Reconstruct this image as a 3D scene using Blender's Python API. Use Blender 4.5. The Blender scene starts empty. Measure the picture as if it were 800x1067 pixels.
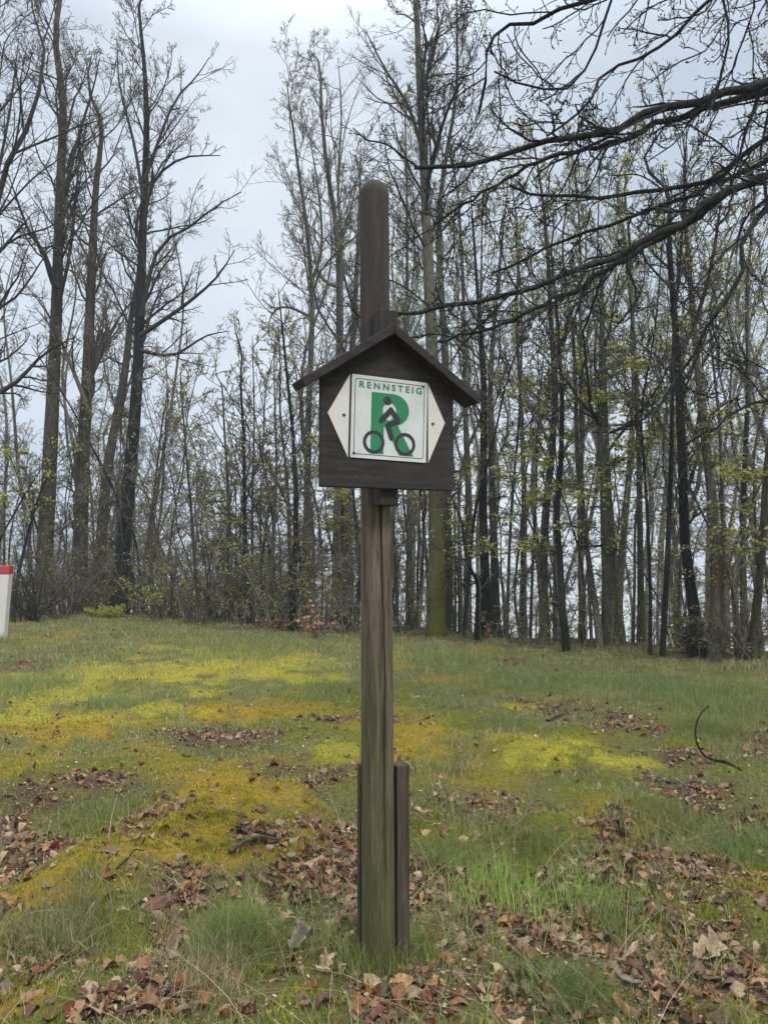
import bpy, math, random
import numpy as np
from mathutils import Vector, Matrix

# ------------------------------------------------------------------ camera, sky, sun, exposure
scn = bpy.context.scene
COL = scn.collection
EYE, PITCH, FPX, CX, CY = 1.55, math.radians(2.6), 801.0, 400.0, 533.5
cam_d = bpy.data.cameras.new("camera")
cam_d.sensor_fit = 'VERTICAL'
cam_d.sensor_height = 36.0
cam_d.lens = 36.0 * FPX / 1067.0
cam_d.clip_start, cam_d.clip_end = 0.05, 2000
cam = bpy.data.objects.new("camera", cam_d)
COL.objects.link(cam)
cam.location = (0, 0, EYE)
cam.rotation_euler = (math.pi / 2 + PITCH, 0, 0)
scn.camera = cam

SUN_EL, SUN_AZ = math.radians(52), math.radians(150)      # azimuth clockwise from +Y (north)
world = bpy.data.worlds.new("World")
scn.world = world
world.use_nodes = True
wn, wl = world.node_tree.nodes, world.node_tree.links
wn.clear()
w_out = wn.new('ShaderNodeOutputWorld')
w_bg = wn.new('ShaderNodeBackground')
w_bg.inputs['Strength'].default_value = 0.1
sky = wn.new('ShaderNodeTexSky')
sky.sky_type = 'NISHITA'
sky.sun_disc = False
sky.sun_elevation, sky.sun_rotation = SUN_EL, SUN_AZ
sky.air_density, sky.dust_density = 1.0, 2.0
w_tc = wn.new('ShaderNodeTexCoord')
w_map = wn.new('ShaderNodeMapping')
w_map.inputs['Scale'].default_value = (1, 1, 1.7)
w_map.inputs['Location'].default_value = (0.45, 0.2, 0.1)
w_noise = wn.new('ShaderNodeTexNoise')
w_noise.inputs['Scale'].default_value = 1.9
w_noise.inputs['Detail'].default_value = 5
w_noise.inputs['Roughness'].default_value = 0.5
w_ramp = wn.new('ShaderNodeValToRGB')                      # thick grey cloud to thin bright cloud
w_ramp.color_ramp.elements[0].position = 0.36
w_ramp.color_ramp.elements[0].color = (0.555, 0.64, 0.75, 1)
w_ramp.color_ramp.elements[1].position = 0.66
w_ramp.color_ramp.elements[1].color = (0.86, 0.92, 0.98, 1)
w_sep = wn.new('ShaderNodeSeparateXYZ')
w_zen = wn.new('ShaderNodeMapRange')                       # an overcast sky is brightest overhead
w_zen.inputs['From Min'].default_value = 0.55
w_zen.inputs['From Max'].default_value = 1.0
w_zen.inputs['To Min'].default_value = 7.1
w_zen.inputs['To Max'].default_value = 33.0
w_mul = wn.new('ShaderNodeVectorMath'); w_mul.operation = 'SCALE'
w_mix = wn.new('ShaderNodeMix'); w_mix.data_type = 'RGBA'
w_mix.inputs[0].default_value = 0.9
wl.new(w_tc.outputs['Generated'], w_map.inputs['Vector'])
wl.new(w_map.outputs[0], w_noise.inputs['Vector'])
wl.new(w_noise.outputs['Fac'], w_ramp.inputs[0])
wl.new(w_tc.outputs['Generated'], w_sep.inputs[0])
wl.new(w_sep.outputs['Z'], w_zen.inputs['Value'])
wl.new(w_ramp.outputs[0], w_mul.inputs[0])
wl.new(w_zen.outputs[0], w_mul.inputs['Scale'])
wl.new(sky.outputs[0], w_mix.inputs[6])
wl.new(w_mul.outputs[0], w_mix.inputs[7])
wl.new(w_mix.outputs[2], w_bg.inputs['Color'])
wl.new(w_bg.outputs[0], w_out.inputs['Surface'])

sun_d = bpy.data.lights.new("sun", 'SUN')
sun_d.energy = 1.5
sun_d.angle = math.radians(14)
sun_d.color = (1.0, 0.95, 0.87)
sun = bpy.data.objects.new("sun", sun_d)
COL.objects.link(sun)
_sd = Vector((math.sin(SUN_AZ) * math.cos(SUN_EL), math.cos(SUN_AZ) * math.cos(SUN_EL), math.sin(SUN_EL)))
sun.rotation_euler = _sd.to_track_quat('Z', 'Y').to_euler()
sun.location = (0, -5, 20)

vs = scn.view_settings
vs.view_transform = 'Standard'
vs.look = 'None'
vs.exposure = 0.6
vs.gamma = 1.0
vs.use_curve_mapping = False
scn.cycles.max_bounces = 6
scn.cycles.diffuse_bounces = 3
scn.cycles.transmission_bounces = 4
scn.cycles.use_denoising = True

R = np.random.default_rng(7)

# ------------------------------------------------------------------ noise, ground height, pixels to points
def _hash(ix, iy, seed):
    n = (ix.astype(np.int64) * 374761393 + iy.astype(np.int64) * 668265263 + seed * 974711) & 0x7fffffff
    n = ((n ^ (n >> 13)) * 1274126177) & 0x7fffffff
    n = n ^ (n >> 16)
    return (n & 0xffff) / 65535.0

def vnoise(x, y, seed=0):
    x = np.asarray(x, float); y = np.asarray(y, float)
    ix, iy = np.floor(x), np.floor(y)
    fx, fy = x - ix, y - iy
    fx = fx * fx * (3 - 2 * fx); fy = fy * fy * (3 - 2 * fy)
    a = _hash(ix, iy, seed); b = _hash(ix + 1, iy, seed)
    c = _hash(ix, iy + 1, seed); d = _hash(ix + 1, iy + 1, seed)
    return (a * (1 - fx) + b * fx) * (1 - fy) + (c * (1 - fx) + d * fx) * fy

def fbm(x, y, seed=0, oct=4):
    s, a, t = 0, 0.5, 0
    for k in range(oct):
        s = s + a * vnoise(np.asarray(x) * 2 ** k + 13.7 * k, np.asarray(y) * 2 ** k - 7.1 * k, seed + k)
        t += a; a *= 0.5
    return s / t

def sstep(a, b, x):
    t = np.clip((np.asarray(x, float) - a) / (b - a), 0, 1)
    return t * t * (3 - 2 * t)

TLX = np.array([-40, -14.0, -8.2, -6.2, -3.5, -1.5, 0.9, 2.6, 4.1, 5.2, 9.0, 40])
TLY = np.array([16, 16.0, 16.5, 17.0, 15.5, 14.3, 13.3, 11.9, 11.0, 10.4, 9.0, 8.0])
def treeline(x):
    return np.interp(x, TLX, TLY)

MOUNDS = []                                                # filled once the patches are known
def ground_z(x, y):
    x = np.asarray(x, float); y = np.asarray(y, float)
    z = (fbm(x * 0.55, y * 0.55, 3, 3) - 0.5) * 0.14 + (fbm(x * 2.3, y * 2.3, 9, 3) - 0.5) * 0.12
    z = z - 0.02
    z = z + (fbm(x * 8, y * 8, 21, 3) - 0.5) * 0.05 + (fbm(x * 4.5, y * 4.5, 25, 2) - 0.5) * 0.05
    s = np.maximum(0, y - treeline(x) - 0.9)
    z = z - 0.21 * s * s / (s + 2.5)
    for (cx, cy, rx, ry, hh) in MOUNDS:
        q = ((x - cx) / rx) ** 2 + ((y - cy) / ry) ** 2
        z = z + hh * np.exp(-q * 1.1)
    k = np.exp(-((x / 0.5) ** 2 + ((y - 2.9) / 0.5) ** 2))
    return z * (1 - k * 0.8)

CP, SP = math.cos(PITCH), math.sin(PITCH)
def ray(px, py):
    """direction of a photo pixel, scaled so that its world y is 1"""
    u, v = (px - CX) / FPX, (CY - py) / FPX
    y = CP - v * SP
    return np.array([u / y, 1.0, (SP + v * CP) / y])

def at_depth(px, py, y):
    r = ray(px, py)
    return np.array([r[0] * y, y, EYE + r[2] * y])

def hit(px, py):
    r = ray(px, py)
    y = EYE / max(1e-3, -r[2])
    for _ in range(25):
        gz = float(ground_z(r[0] * y, y))
        y = 0.5 * y + 0.5 * (EYE - gz) / max(1e-3, -r[2])
        y = min(y, float(treeline(r[0] * y)) + 0.7)
    return np.array([r[0] * y, y, float(ground_z(r[0] * y, y))])

# ------------------------------------------------------------------ mesh and object helpers
def mesh_np(name, V, quads=None, tris=None, col=None, smooth=True, mats=(), mat_idx=None):
    V = np.ascontiguousarray(V, dtype=np.float32)
    me = bpy.data.meshes.new(name)
    q = np.zeros((0, 4), np.int32) if quads is None else np.asarray(quads, np.int32)
    t = np.zeros((0, 3), np.int32) if tris is None else np.asarray(tris, np.int32)
    me.vertices.add(len(V))
    me.vertices.foreach_set("co", V.ravel())
    nl = q.size + t.size
    me.loops.add(nl)
    me.loops.foreach_set("vertex_index", np.concatenate([q.ravel(), t.ravel()]).astype(np.int32))
    me.polygons.add(len(q) + len(t))
    st = np.concatenate([np.arange(len(q)) * 4, q.size + np.arange(len(t)) * 3]).astype(np.int32)
    me.polygons.foreach_set("loop_start", st)
    if smooth:
        me.polygons.foreach_set("use_smooth", np.ones(len(st), bool))
    if mat_idx is not None:
        me.polygons.foreach_set("material_index", np.asarray(mat_idx, np.int32))
    for m in mats:
        me.materials.append(m)
    me.update(calc_edges=True)
    if col is not None:
        a = me.attributes.new("tint", 'FLOAT_COLOR', 'POINT')
        c = np.ones((len(V), 4), np.float32); c[:, :col.shape[1]] = col
        a.data.foreach_set("color", c.ravel())
    return me

def link(name, me, parent=None, loc=(0, 0, 0)):
    o = bpy.data.objects.new(name, me)
    COL.objects.link(o)
    o.location = loc
    if parent is not None:
        o.parent = parent
    return o

def tag(o, label=None, cat=None, group=None, kind=None):
    for k, v in (("label", label), ("category", cat), ("group", group), ("kind", kind)):
        if v:
            o[k] = v
    return o

def thing(name, label, cat, loc=(0, 0, 0), group=None):
    return tag(link(name, None, None, loc), label, cat, group)

class Parts:
    """pieces of geometry that end up in one mesh"""
    def __init__(s): s.V, s.Q, s.T, s.C, s.QM, s.TM, s.n = [], [], [], [], [], [], 0
    def add(s, V, Q=None, T=None, C=None, m=0):
        V = np.asarray(V, float)
        s.V.append(V)
        if Q is not None and len(Q): s.Q.append(np.asarray(Q) + s.n); s.QM.append(np.full(len(Q), m))
        if T is not None and len(T): s.T.append(np.asarray(T) + s.n); s.TM.append(np.full(len(T), m))
        if C is not None: s.C.append(np.broadcast_to(C, (len(V), 3)))
        s.n += len(V)
    def mesh(s, name, mats, smooth=True):
        V = np.concatenate(s.V)
        Q = np.concatenate(s.Q) if s.Q else None
        T = np.concatenate(s.T) if s.T else None
        C = np.concatenate(s.C) if s.C else None
        return mesh_np(name, V, Q, T, C, smooth, mats, np.concatenate(s.QM + s.TM))

def tubes(P, Rd, K):
    """P (N,S,3), Rd (N,S) -> verts, quads of N tubes"""
    N, S, _ = P.shape
    T = np.gradient(P, axis=1)
    T /= np.linalg.norm(T, axis=2, keepdims=True) + 1e-9
    mean = T.mean(1)
    ref = np.where(np.abs(mean[:, 2:3]) > 0.7, np.array([[1.0, 0.13, 0]]), np.array([[0.07, 0, 1.0]]))
    A = np.cross(T, ref[:, None, :]); A /= np.linalg.norm(A, axis=2, keepdims=True) + 1e-9
    B = np.cross(T, A)
    an = np.arange(K) * 2 * math.pi / K
    V = P[:, :, None, :] + Rd[:, :, None, None] * (np.cos(an)[None, None, :, None] * A[:, :, None, :] + np.sin(an)[None, None, :, None] * B[:, :, None, :])
    n = np.arange(N)[:, None, None] * S * K
    s = np.arange(S - 1)[None, :, None] * K
    k = np.arange(K)[None, None, :]; k2 = (k + 1) % K
    Q = np.stack([n + s + k, n + s + k2, n + s + K + k2, n + s + K + k], -1).reshape(-1, 4)
    return V.reshape(-1, 3), Q

def catmull(pts, n):
    p = np.asarray(pts, float)
    p = np.vstack([2 * p[0] - p[1], p, 2 * p[-1] - p[-2]])
    d = np.linalg.norm(np.diff(p[1:-1], axis=0), axis=1)
    cum = np.concatenate([[0], np.cumsum(d)])
    out = []
    for s in np.linspace(0, cum[-1], n):
        i = min(np.searchsorted(cum, s, side='right') - 1, len(d) - 1)
        t = (s - cum[i]) / d[i]
        a, b, c, e = p[i], p[i + 1], p[i + 2], p[i + 3]
        out.append(0.5 * ((2 * b) + (-a + c) * t + (2 * a - 5 * b + 4 * c - e) * t ** 2 + (-a + 3 * b - 3 * c + e) * t ** 3))
    return np.array(out)

def grow(P, Rd, n, t0, t1, ang, length, S, wob, trop, rr, rmin, rng, flat=0.0, rel=True, lpow=0.55):
    N, S0, _ = P.shape
    M = N * n
    idx = np.repeat(np.arange(N), n)
    t = np.tile((np.arange(n) + 0.0) / n, N) + rng.random(M) / n
    t = t0 + (t1 - t0) * t
    f = t * (S0 - 1); i0 = np.minimum(f.astype(int), S0 - 2); fr = (f - i0)[:, None]
    a, b = P[idx, i0], P[idx, i0 + 1]
    pos = a + (b - a) * fr
    tan = (b - a) / (np.linalg.norm(b - a, axis=1, keepdims=True) + 1e-9)
    rp = Rd[idx, i0] * (1 - fr[:, 0]) + Rd[idx, i0 + 1] * fr[:, 0]
    rv = rng.normal(size=(M, 3)); rv[:, 2] *= (1 - flat)
    perp = rv - (rv * tan).sum(1, keepdims=True) * tan
    perp /= np.linalg.norm(perp, axis=1, keepdims=True) + 1e-9
    an = np.radians(ang[0] + (ang[1] - ang[0]) * rng.random(M))[:, None]
    d = tan * np.cos(an) + perp * np.sin(an)
    if rel:
        L = np.linalg.norm(np.diff(P, axis=1), axis=2).sum(1)[idx] * length
    else:
        L = np.full(M, length)
    L = L * (0.55 + 0.6 * rng.random(M)) * (1 - lpow * (t - t0) / max(1e-6, t1 - t0))
    st = (L / (S - 1))[:, None]
    out = np.empty((M, S, 3)); out[:, 0] = pos
    p = pos
    for s in range(1, S):
        d = d + rng.normal(size=(M, 3)) * wob
        d[:, 2] += trop
        if flat: d[:, 2] *= (1 - flat * 0.5)
        d /= np.linalg.norm(d, axis=1, keepdims=True) + 1e-9
        p = p + d * st
        out[:, s] = p
    r0 = np.maximum(rp * rr * (0.75 + 0.4 * rng.random(M)), rmin)
    tt = np.linspace(0, 1, S)[None, :]
    rad = r0[:, None] * (1 - tt) ** 0.8 + rmin * 0.8 * tt
    return out, rad

def leaf_quads(pos, size, rng, flat=0.4):
    """small folded young leaves: two triangles hinged on the midrib"""
    N = len(pos)
    d = rng.normal(size=(N, 3)); d[:, 2] = d[:, 2] * (1 - flat) - 0.2
    d /= np.linalg.norm(d, axis=1, keepdims=True)
    u = rng.normal(size=(N, 3)); u[:, 2] *= (1 - flat)
    u -= (u * d).sum(1, keepdims=True) * d
    u /= np.linalg.norm(u, axis=1, keepdims=True)
    nrm = np.cross(d, u)
    s = (size * (0.6 + 0.8 * rng.random(N)))[:, None]
    V = np.stack([pos, pos + d * s * 0.5 + u * s * 0.3 + nrm * s * 0.08, pos + d * s, pos + d * s * 0.5 - u * s * 0.3 + nrm * s * 0.08], 1)
    b = np.arange(N)[:, None] * 4
    T = np.concatenate([b + np.array([[0, 1, 2]]), b + np.array([[0, 2, 3]])])
    return V.reshape(-1, 3), T

# ------------------------------------------------------------------ materials
def mat(name):
    m = bpy.data.materials.new(name); m.use_nodes = True
    n, l = m.node_tree.nodes, m.node_tree.links
    return m, n, l, n['Principled BSDF']

def ramp(n, stops):
    r = n.new('ShaderNodeValToRGB')
    e = r.color_ramp.elements
    while len(e) < len(stops): e.new(0.5)
    for k, (p, c) in enumerate(stops):
        e[k].position = p; e[k].color = (*c, 1)
    return r

def noise(n, l, vec, scale, detail=4, rough=0.55):
    t = n.new('ShaderNodeTexNoise')
    t.inputs['Scale'].default_value = scale; t.inputs['Detail'].default_value = detail; t.inputs['Roughness'].default_value = rough
    l.new(vec, t.inputs['Vector'])
    return t

def mapped(n, l, scale, kind='Object'):
    tc = n.new('ShaderNodeTexCoord'); mp = n.new('ShaderNodeMapping')
    mp.inputs['Scale'].default_value = scale
    l.new(tc.outputs[kind], mp.inputs['Vector'])
    return mp.outputs[0], tc

def mixc(n, l, fac, a, b, blend='MIX'):
    m = n.new('ShaderNodeMix'); m.data_type = 'RGBA'; m.blend_type = blend
    for s, v in ((0, fac), (6, a), (7, b)):
        if isinstance(v, (int, float)): m.inputs[s].default_value = v
        elif isinstance(v, tuple): m.inputs[s].default_value = (*v, 1)
        else: l.new(v, m.inputs[s])
    return m.outputs[2]

def math_n(n, l, op, a, b=None, clamp=False):
    m = n.new('ShaderNodeMath'); m.operation = op; m.use_clamp = clamp
    for s, v in ((0, a), (1, b)):
        if v is None: continue
        if isinstance(v, (int, float)): m.inputs[s].default_value = v
        else: l.new(v, m.inputs[s])
    return m.outputs[0]

def bump(n, l, height, bsdf, strength, dist):
    b = n.new('ShaderNodeBump'); b.inputs['Strength'].default_value = strength; b.inputs['Distance'].default_value = dist
    l.new(height, b.inputs['Height']); l.new(b.outputs[0], bsdf.inputs['Normal'])

def bark(name, dark, light, moss=0.0, mosstop=1.5, lichen=0.5):
    m, n, l, p = mat(name)
    v, tc = mapped(n, l, (1, 1, 0.22))
    a = noise(n, l, v, 26, 6, 0.65)
    b = noise(n, l, tc.outputs['Object'], 2.2, 3)
    r = ramp(n, [(0.4, tuple(x * 0.75 for x in dark)), (0.62, light)])
    l.new(a.outputs['Fac'], r.inputs[0])
    lich = noise(n, l, tc.outputs['Object'], 5.5, 5, 0.7)
    lf = math_n(n, l, 'MULTIPLY', math_n(n, l, 'SUBTRACT', lich.outputs['Fac'], 0.55), 4.0, True)
    r_ = mixc(n, l, math_n(n, l, 'MULTIPLY', lf, lichen), r.outputs[0], tuple(min(0.3, x * 1.7 + 0.01) for x in light))
    c = mixc(n, l, math_n(n, l, 'MULTIPLY', b.outputs['Fac'], 0.45), r_, tuple(0.55 * (x + y) * k for x, y, k in zip(dark, light, (0.9, 1.15, 0.85))))
    if moss:
        sp = n.new('ShaderNodeSeparateXYZ'); l.new(tc.outputs['Object'], sp.inputs[0])
        mr = n.new('ShaderNodeMapRange'); mr.inputs['From Min'].default_value = mosstop; mr.inputs['From Max'].default_value = 0.0
        l.new(sp.outputs['Z'], mr.inputs['Value'])
        nn = noise(n, l, tc.outputs['Object'], 7, 5, 0.6)
        f = math_n(n, l, 'MULTIPLY', math_n(n, l, 'ADD', math_n(n, l, 'MULTIPLY', nn.outputs['Fac'], 1.6), -0.35), mr.outputs[0])
        f = math_n(n, l, 'MULTIPLY', f, moss * 1.6, True)
        c = mixc(n, l, f, c, (0.105, 0.11, 0.012))
    l.new(c, p.inputs['Base Color'])
    p.inputs['Roughness'].default_value = 0.9
    p.inputs['Specular IOR Level'].default_value = 0.2
    bump(n, l, a.outputs['Fac'], p, 1.0, 0.04)
    return m

BARK_BLACK = bark("bark_black_wet", (0.006, 0.006, 0.007), (0.028, 0.027, 0.028), 0.2, 1.0, 0.12)
BARK_BROWN = bark("bark_brown", (0.035, 0.028, 0.022), (0.12, 0.098, 0.08), 0.35, 2.0)
BARK_GREY = bark("bark_grey", (0.04, 0.037, 0.031), (0.125, 0.115, 0.097), 0.4, 3.0)
BARK_TAN = bark("bark_tan", (0.05, 0.042, 0.033), (0.16, 0.14, 0.11), 0.3, 2.0)
BARK_MOSS = bark("bark_mossy", (0.05, 0.045, 0.033), (0.14, 0.125, 0.085), 1.3, 3.4)
BARK_LIMB = bark("bark_limb", (0.012, 0.011, 0.011), (0.04, 0.038, 0.036))

def simple(name, c, rough=0.6, spec=0.4, metal=0.0):
    m, n, l, p = mat(name)
    p.inputs['Base Color'].default_value = (*c, 1)
    p.inputs['Roughness'].default_value = rough
    p.inputs['Specular IOR Level'].default_value = spec
    p.inputs['Metallic'].default_value = metal
    return m

def twigmat(name, c):
    m, n, l, p = mat(name)
    tc = n.new('ShaderNodeTexCoord')
    a = noise(n, l, tc.outputs['Object'], 3.0, 3)
    l.new(mixc(n, l, a.outputs['Fac'], tuple(0.6 * x for x in c), tuple(1.4 * x for x in c)), p.inputs['Base Color'])
    p.inputs['Roughness'].default_value = 0.85
    p.inputs['Specular IOR Level'].default_value = 0.2
    return m
TWIG_DARK = twigmat("twig_dark", (0.035, 0.03, 0.028))
TWIG_BROWN = twigmat("twig_brown", (0.115, 0.094, 0.075))
TWIG_GREY = twigmat("twig_grey", (0.10, 0.091, 0.077))

TWIG_PALE = twigmat("twig_pale", (0.15, 0.13, 0.105))

def leafmat(name, c1, c2, trans=0.45):
    m, n, l, p = mat(name)
    g = n.new('ShaderNodeNewGeometry')
    r = ramp(n, [(0.0, c1), (1.0, c2)])
    l.new(g.outputs['Random Per Island'], r.inputs[0])
    l.new(r.outputs[0], p.inputs['Base Color'])
    p.inputs['Roughness'].default_value = 0.55
    p.inputs['Specular IOR Level'].default_value = 0.3
    tr = n.new('ShaderNodeBsdfTranslucent'); l.new(r.outputs[0], tr.inputs['Color'])
    mx = n.new('ShaderNodeMixShader'); mx.inputs[0].default_value = trans
    l.new(p.outputs[0], mx.inputs[1]); l.new(tr.outputs[0], mx.inputs[2])
    l.new(mx.outputs[0], n['Material Output'].inputs['Surface'])
    return m
LEAF_SPRING = leafmat("leaf_spring", (0.28, 0.31, 0.05), (0.55, 0.55, 0.13), 0.62)
LEAF_OLIVE = leafmat("leaf_olive", (0.14, 0.15, 0.05), (0.28, 0.28, 0.10))
LEAF_COPPER = leafmat("leaf_copper", (0.34, 0.17, 0.09), (0.58, 0.36, 0.25))

def tintmat(name, trans, rough=0.6, spec=0.25, vary=0.25, vscale=60):
    m, n, l, p = mat(name)
    a = n.new('ShaderNodeAttribute'); a.attribute_name = 'tint'
    tc = n.new('ShaderNodeTexCoord')
    ns = noise(n, l, tc.outputs['Object'], vscale, 3)
    k = n.new('ShaderNodeMapRange'); k.inputs['To Min'].default_value = 1 - vary; k.inputs['To Max'].default_value = 1 + vary
    k.inputs['From Min'].default_value = 0.3; k.inputs['From Max'].default_value = 0.7
    l.new(ns.outputs['Fac'], k.inputs['Value'])
    sc = n.new('ShaderNodeVectorMath'); sc.operation = 'SCALE'
    l.new(a.outputs['Color'], sc.inputs[0]); l.new(k.outputs[0], sc.inputs['Scale'])
    l.new(sc.outputs[0], p.inputs['Base Color'])
    p.inputs['Roughness'].default_value = rough
    p.inputs['Specular IOR Level'].default_value = spec
    if trans:
        tr = n.new('ShaderNodeBsdfTranslucent'); l.new(sc.outputs[0], tr.inputs['Color'])
        mx = n.new('ShaderNodeMixShader'); mx.inputs[0].default_value = trans
        l.new(p.outputs[0], mx.inputs[1]); l.new(tr.outputs[0], mx.inputs[2])
        l.new(mx.outputs[0], n['Material Output'].inputs['Surface'])
    return m
BLADE = tintmat("grass_blades", 0.35, 0.55, 0.3, 0.12, 8)
MOSSM = tintmat("moss_fronds", 0.25, 0.85, 0.1, 0.2, 14)
LITTER = tintmat("dead_leaves", 0.12, 0.6, 0.35, 0.3, 70)

# ------------------------------------------------------------------ ground patches (photo ellipse -> place on the ground)
def patch(px, py, rx, ry):
    c = hit(px, py); f = hit(px, max(640, py - ry)); b = hit(px, py + ry)
    return (c[0], 0.5 * (f[1] + b[1]), rx * c[1] / FPX, max(0.12, 0.5 * (f[1] - b[1])))

P_YEL = [patch(*a) for a in ((190, 697, 125, 20), (300, 690, 60, 9), (60, 722, 60, 16), (20, 747, 34, 10), (110, 707, 50, 12), (330, 708, 30, 7), (545, 732, 22, 6), (664, 800, 32, 8), (130, 745, 70, 10), (565, 787, 60, 13), (345, 790, 34, 13), (660, 800, 40, 10))]
P_ORA = [patch(*a) for a in ((230, 845, 95, 38), (190, 890, 110, 34), (120, 915, 75, 26), (60, 935, 45, 26), (10, 1050, 42, 16), (655, 856, 42, 20), (430, 778, 40, 22), (290, 905, 55, 18), (60, 760, 70, 10), (250, 742, 90, 9), (800, 935, 36, 34), (600, 730, 20, 5))]
P_GRN = [patch(*a) for a in ((350, 792, 48, 22), (560, 792, 75, 22), (610, 780, 50, 14), (120, 985, 90, 46), (20, 885, 34, 24), (590, 862, 80, 20), (770, 915, 46, 24), (720, 960, 60, 20), (230, 1000, 60, 30), (160, 800, 60, 14), (480, 760, 60, 12), (60, 800, 60, 14), (300, 765, 80, 14), (320, 1040, 40, 20), (640, 1050, 40, 14))]
P_LIT = [patch(*a) for a in ((15, 845, 46, 34), (85, 812, 48, 12), (225, 772, 60, 12), (325, 812, 60, 16), (25, 905, 40, 22), (0, 1005, 60, 24), (165, 1048, 62, 26), (268, 884, 26, 10), (345, 915, 60, 30), (480, 838, 78, 17), (588, 740, 28, 9), (740, 845, 50, 30), (690, 895, 66, 30), (570, 958, 130, 40), (690, 1008, 80, 44), (440, 1030, 70, 30), (330, 975, 52, 44), (192, 935, 24, 16), (795, 782, 22, 18), (650, 757, 40, 6), (150, 868, 26, 22), (530, 690, 16, 5), (480, 925, 60, 18), (560, 1040, 90, 24), (35, 690, 40, 9), (720, 790, 40, 8), (310, 940, 40, 18), (120, 838, 50, 12), (450, 905, 40, 14), (175, 985, 20, 18), (760, 1020, 60, 40), (480, 965, 80, 40), (630, 930, 130, 28), (395, 1005, 45, 22), (350, 870, 30, 14))]
MOUNDS.extend([(a[0], a[1], a[2] * 1.1, a[3] * 1.1, 0.05) for a in P_ORA[:4] + P_GRN[:2] + P_ORA[5:6]])
MOUNDS.extend([(a[0], a[1], a[2] * 0.8, a[3] * 0.8, 0.045) for a in P_ORA[:3] + P_ORA[5:6] + P_GRN[1:2]])
MOUNDS.extend([(a[0], a[1], a[2], a[3], -0.025) for a in P_LIT[:1] + P_LIT[9:15]])

def weight(P, x, y, seed, edge=0.38):
    w = np.zeros_like(np.asarray(x, float))
    nz = (fbm(np.asarray(x) * 3.1, np.asarray(y) * 3.1, seed, 4) - 0.5) * 1.8 + (fbm(np.asarray(x) * 10, np.asarray(y) * 10, seed + 9, 2) - 0.5) * 0.9
    for (cx, cy, rx, ry) in P:
        q = np.sqrt(((x - cx) / rx) ** 2 + ((y - cy) / ry) ** 2)
        w = np.maximum(w, sstep(1.0 + edge, 1.0 - edge, q + nz))
    return w

def fields(x, y):
    yel = weight(P_YEL, x, y, 31); ora = weight(P_ORA, x, y, 32); grn = weight(P_GRN, x, y, 33)
    lit = weight(P_LIT, x, y, 34, 0.7)
    # scattered litter everywhere, more of it under the wood
    lit = np.maximum(lit, sstep(0.66, 0.8, fbm(np.asarray(x) * 1.4, np.asarray(y) * 1.4, 51, 4)) * 0.9)
    lit = np.maximum(lit, sstep(-0.9, 0.8, y - treeline(x)) * 0.75)
    grn = np.maximum(grn, 0.3 + 0.6 * sstep(0.42, 0.62, fbm(np.asarray(x) * 1.3, np.asarray(y) * 1.3, 61, 4)))
    grn = grn * (1 - 0.6 * sstep(6.5, 11, np.asarray(y)))
    ora = np.maximum(ora, 0.55 * sstep(0.56, 0.7, fbm(np.asarray(x) * 1.1 + 4, np.asarray(y) * 1.1, 67, 4)) * (1 - sstep(-0.5, 2.0, np.asarray(x) - 0.1 * np.asarray(y))))
    yel = yel * (1 - 0.35 * sstep(0.45, 0.65, fbm(np.asarray(x) * 2.2, np.asarray(y) * 1.4, 71, 3)))
    lit = lit * (0.5 + 0.5 * sstep(0.34, 0.56, fbm(np.asarray(x) * 7, np.asarray(y) * 7, 57, 3)))
    k = 1 - lit * 0.85
    return yel * k, ora * k, grn * k, lit

# the ground: one sheet, fine near the camera, running down and away past the wood
def axis(*segs):
    out = [segs[0][0]]
    for a, b, d in segs:
        n = max(1, int(round((b - a) / d)))
        out.extend(np.linspace(a, b, n + 1)[1:])
    return np.array(out)
gx = axis((-140, -60, 20), (-60, -16, 4), (-16, -6, 0.25), (-6, 6, 0.045), (6, 16, 0.25), (16, 60, 4), (60, 140, 20))
gy = axis((-40, -4, 4), (-4, 1.4, 0.3), (1.4, 8, 0.045), (8, 22, 0.14), (22, 60, 1.2), (60, 150, 15))
GX, GY = np.meshgrid(gx, gy)
GZ = ground_z(GX, GY)
nx, ny = len(gx), len(gy)
fy_, fo_, fg_, fl_ = fields(GX, GY)
ii = (np.arange(ny - 1)[:, None] * nx + np.arange(nx - 1)[None, :]).ravel()
Q = np.stack([ii, ii + 1, ii + nx + 1, ii + nx], 1)
GRASSC = np.array([0.10, 0.105, 0.04])
def blend(c, w, col): return c * (1 - w[..., None]) + np.array(col) * w[..., None]
gc = np.broadcast_to(GRASSC, GX.shape + (3,)).copy()
gc = blend(gc, sstep(0.35, 0.7, fbm(GX * 1.7, GY * 1.7, 81, 4)) * 0.6, (0.15, 0.125, 0.065))
gc = blend(gc, fg_, (0.12, 0.12, 0.02))
gc = blend(gc, fo_, (0.25, 0.17, 0.02))
gc = blend(gc, fy_ * 0.8, (0.33, 0.29, 0.03))
gc = blend(gc, fl_, (0.085, 0.052, 0.034))
gm, n, l, p = mat("soil_and_moss")
a = n.new('ShaderNodeAttribute'); a.attribute_name = 'tint'
tc = n.new('ShaderNodeTexCoord')
n1 = noise(n, l, tc.outputs['Object'], 45, 6, 0.7)
n2 = noise(n, l, tc.outputs['Object'], 6, 5, 0.65)
kk = n.new('ShaderNodeMapRange'); kk.inputs['From Min'].default_value = 0.3; kk.inputs['From Max'].default_value = 0.7
kk.inputs['To Min'].default_value = 0.45; kk.inputs['To Max'].default_value = 1.35
l.new(n1.outputs['Fac'], kk.inputs['Value'])
sc = n.new('ShaderNodeVectorMath'); sc.operation = 'SCALE'
l.new(a.outputs['Color'], sc.inputs[0]); l.new(kk.outputs[0], sc.inputs['Scale'])
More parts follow.
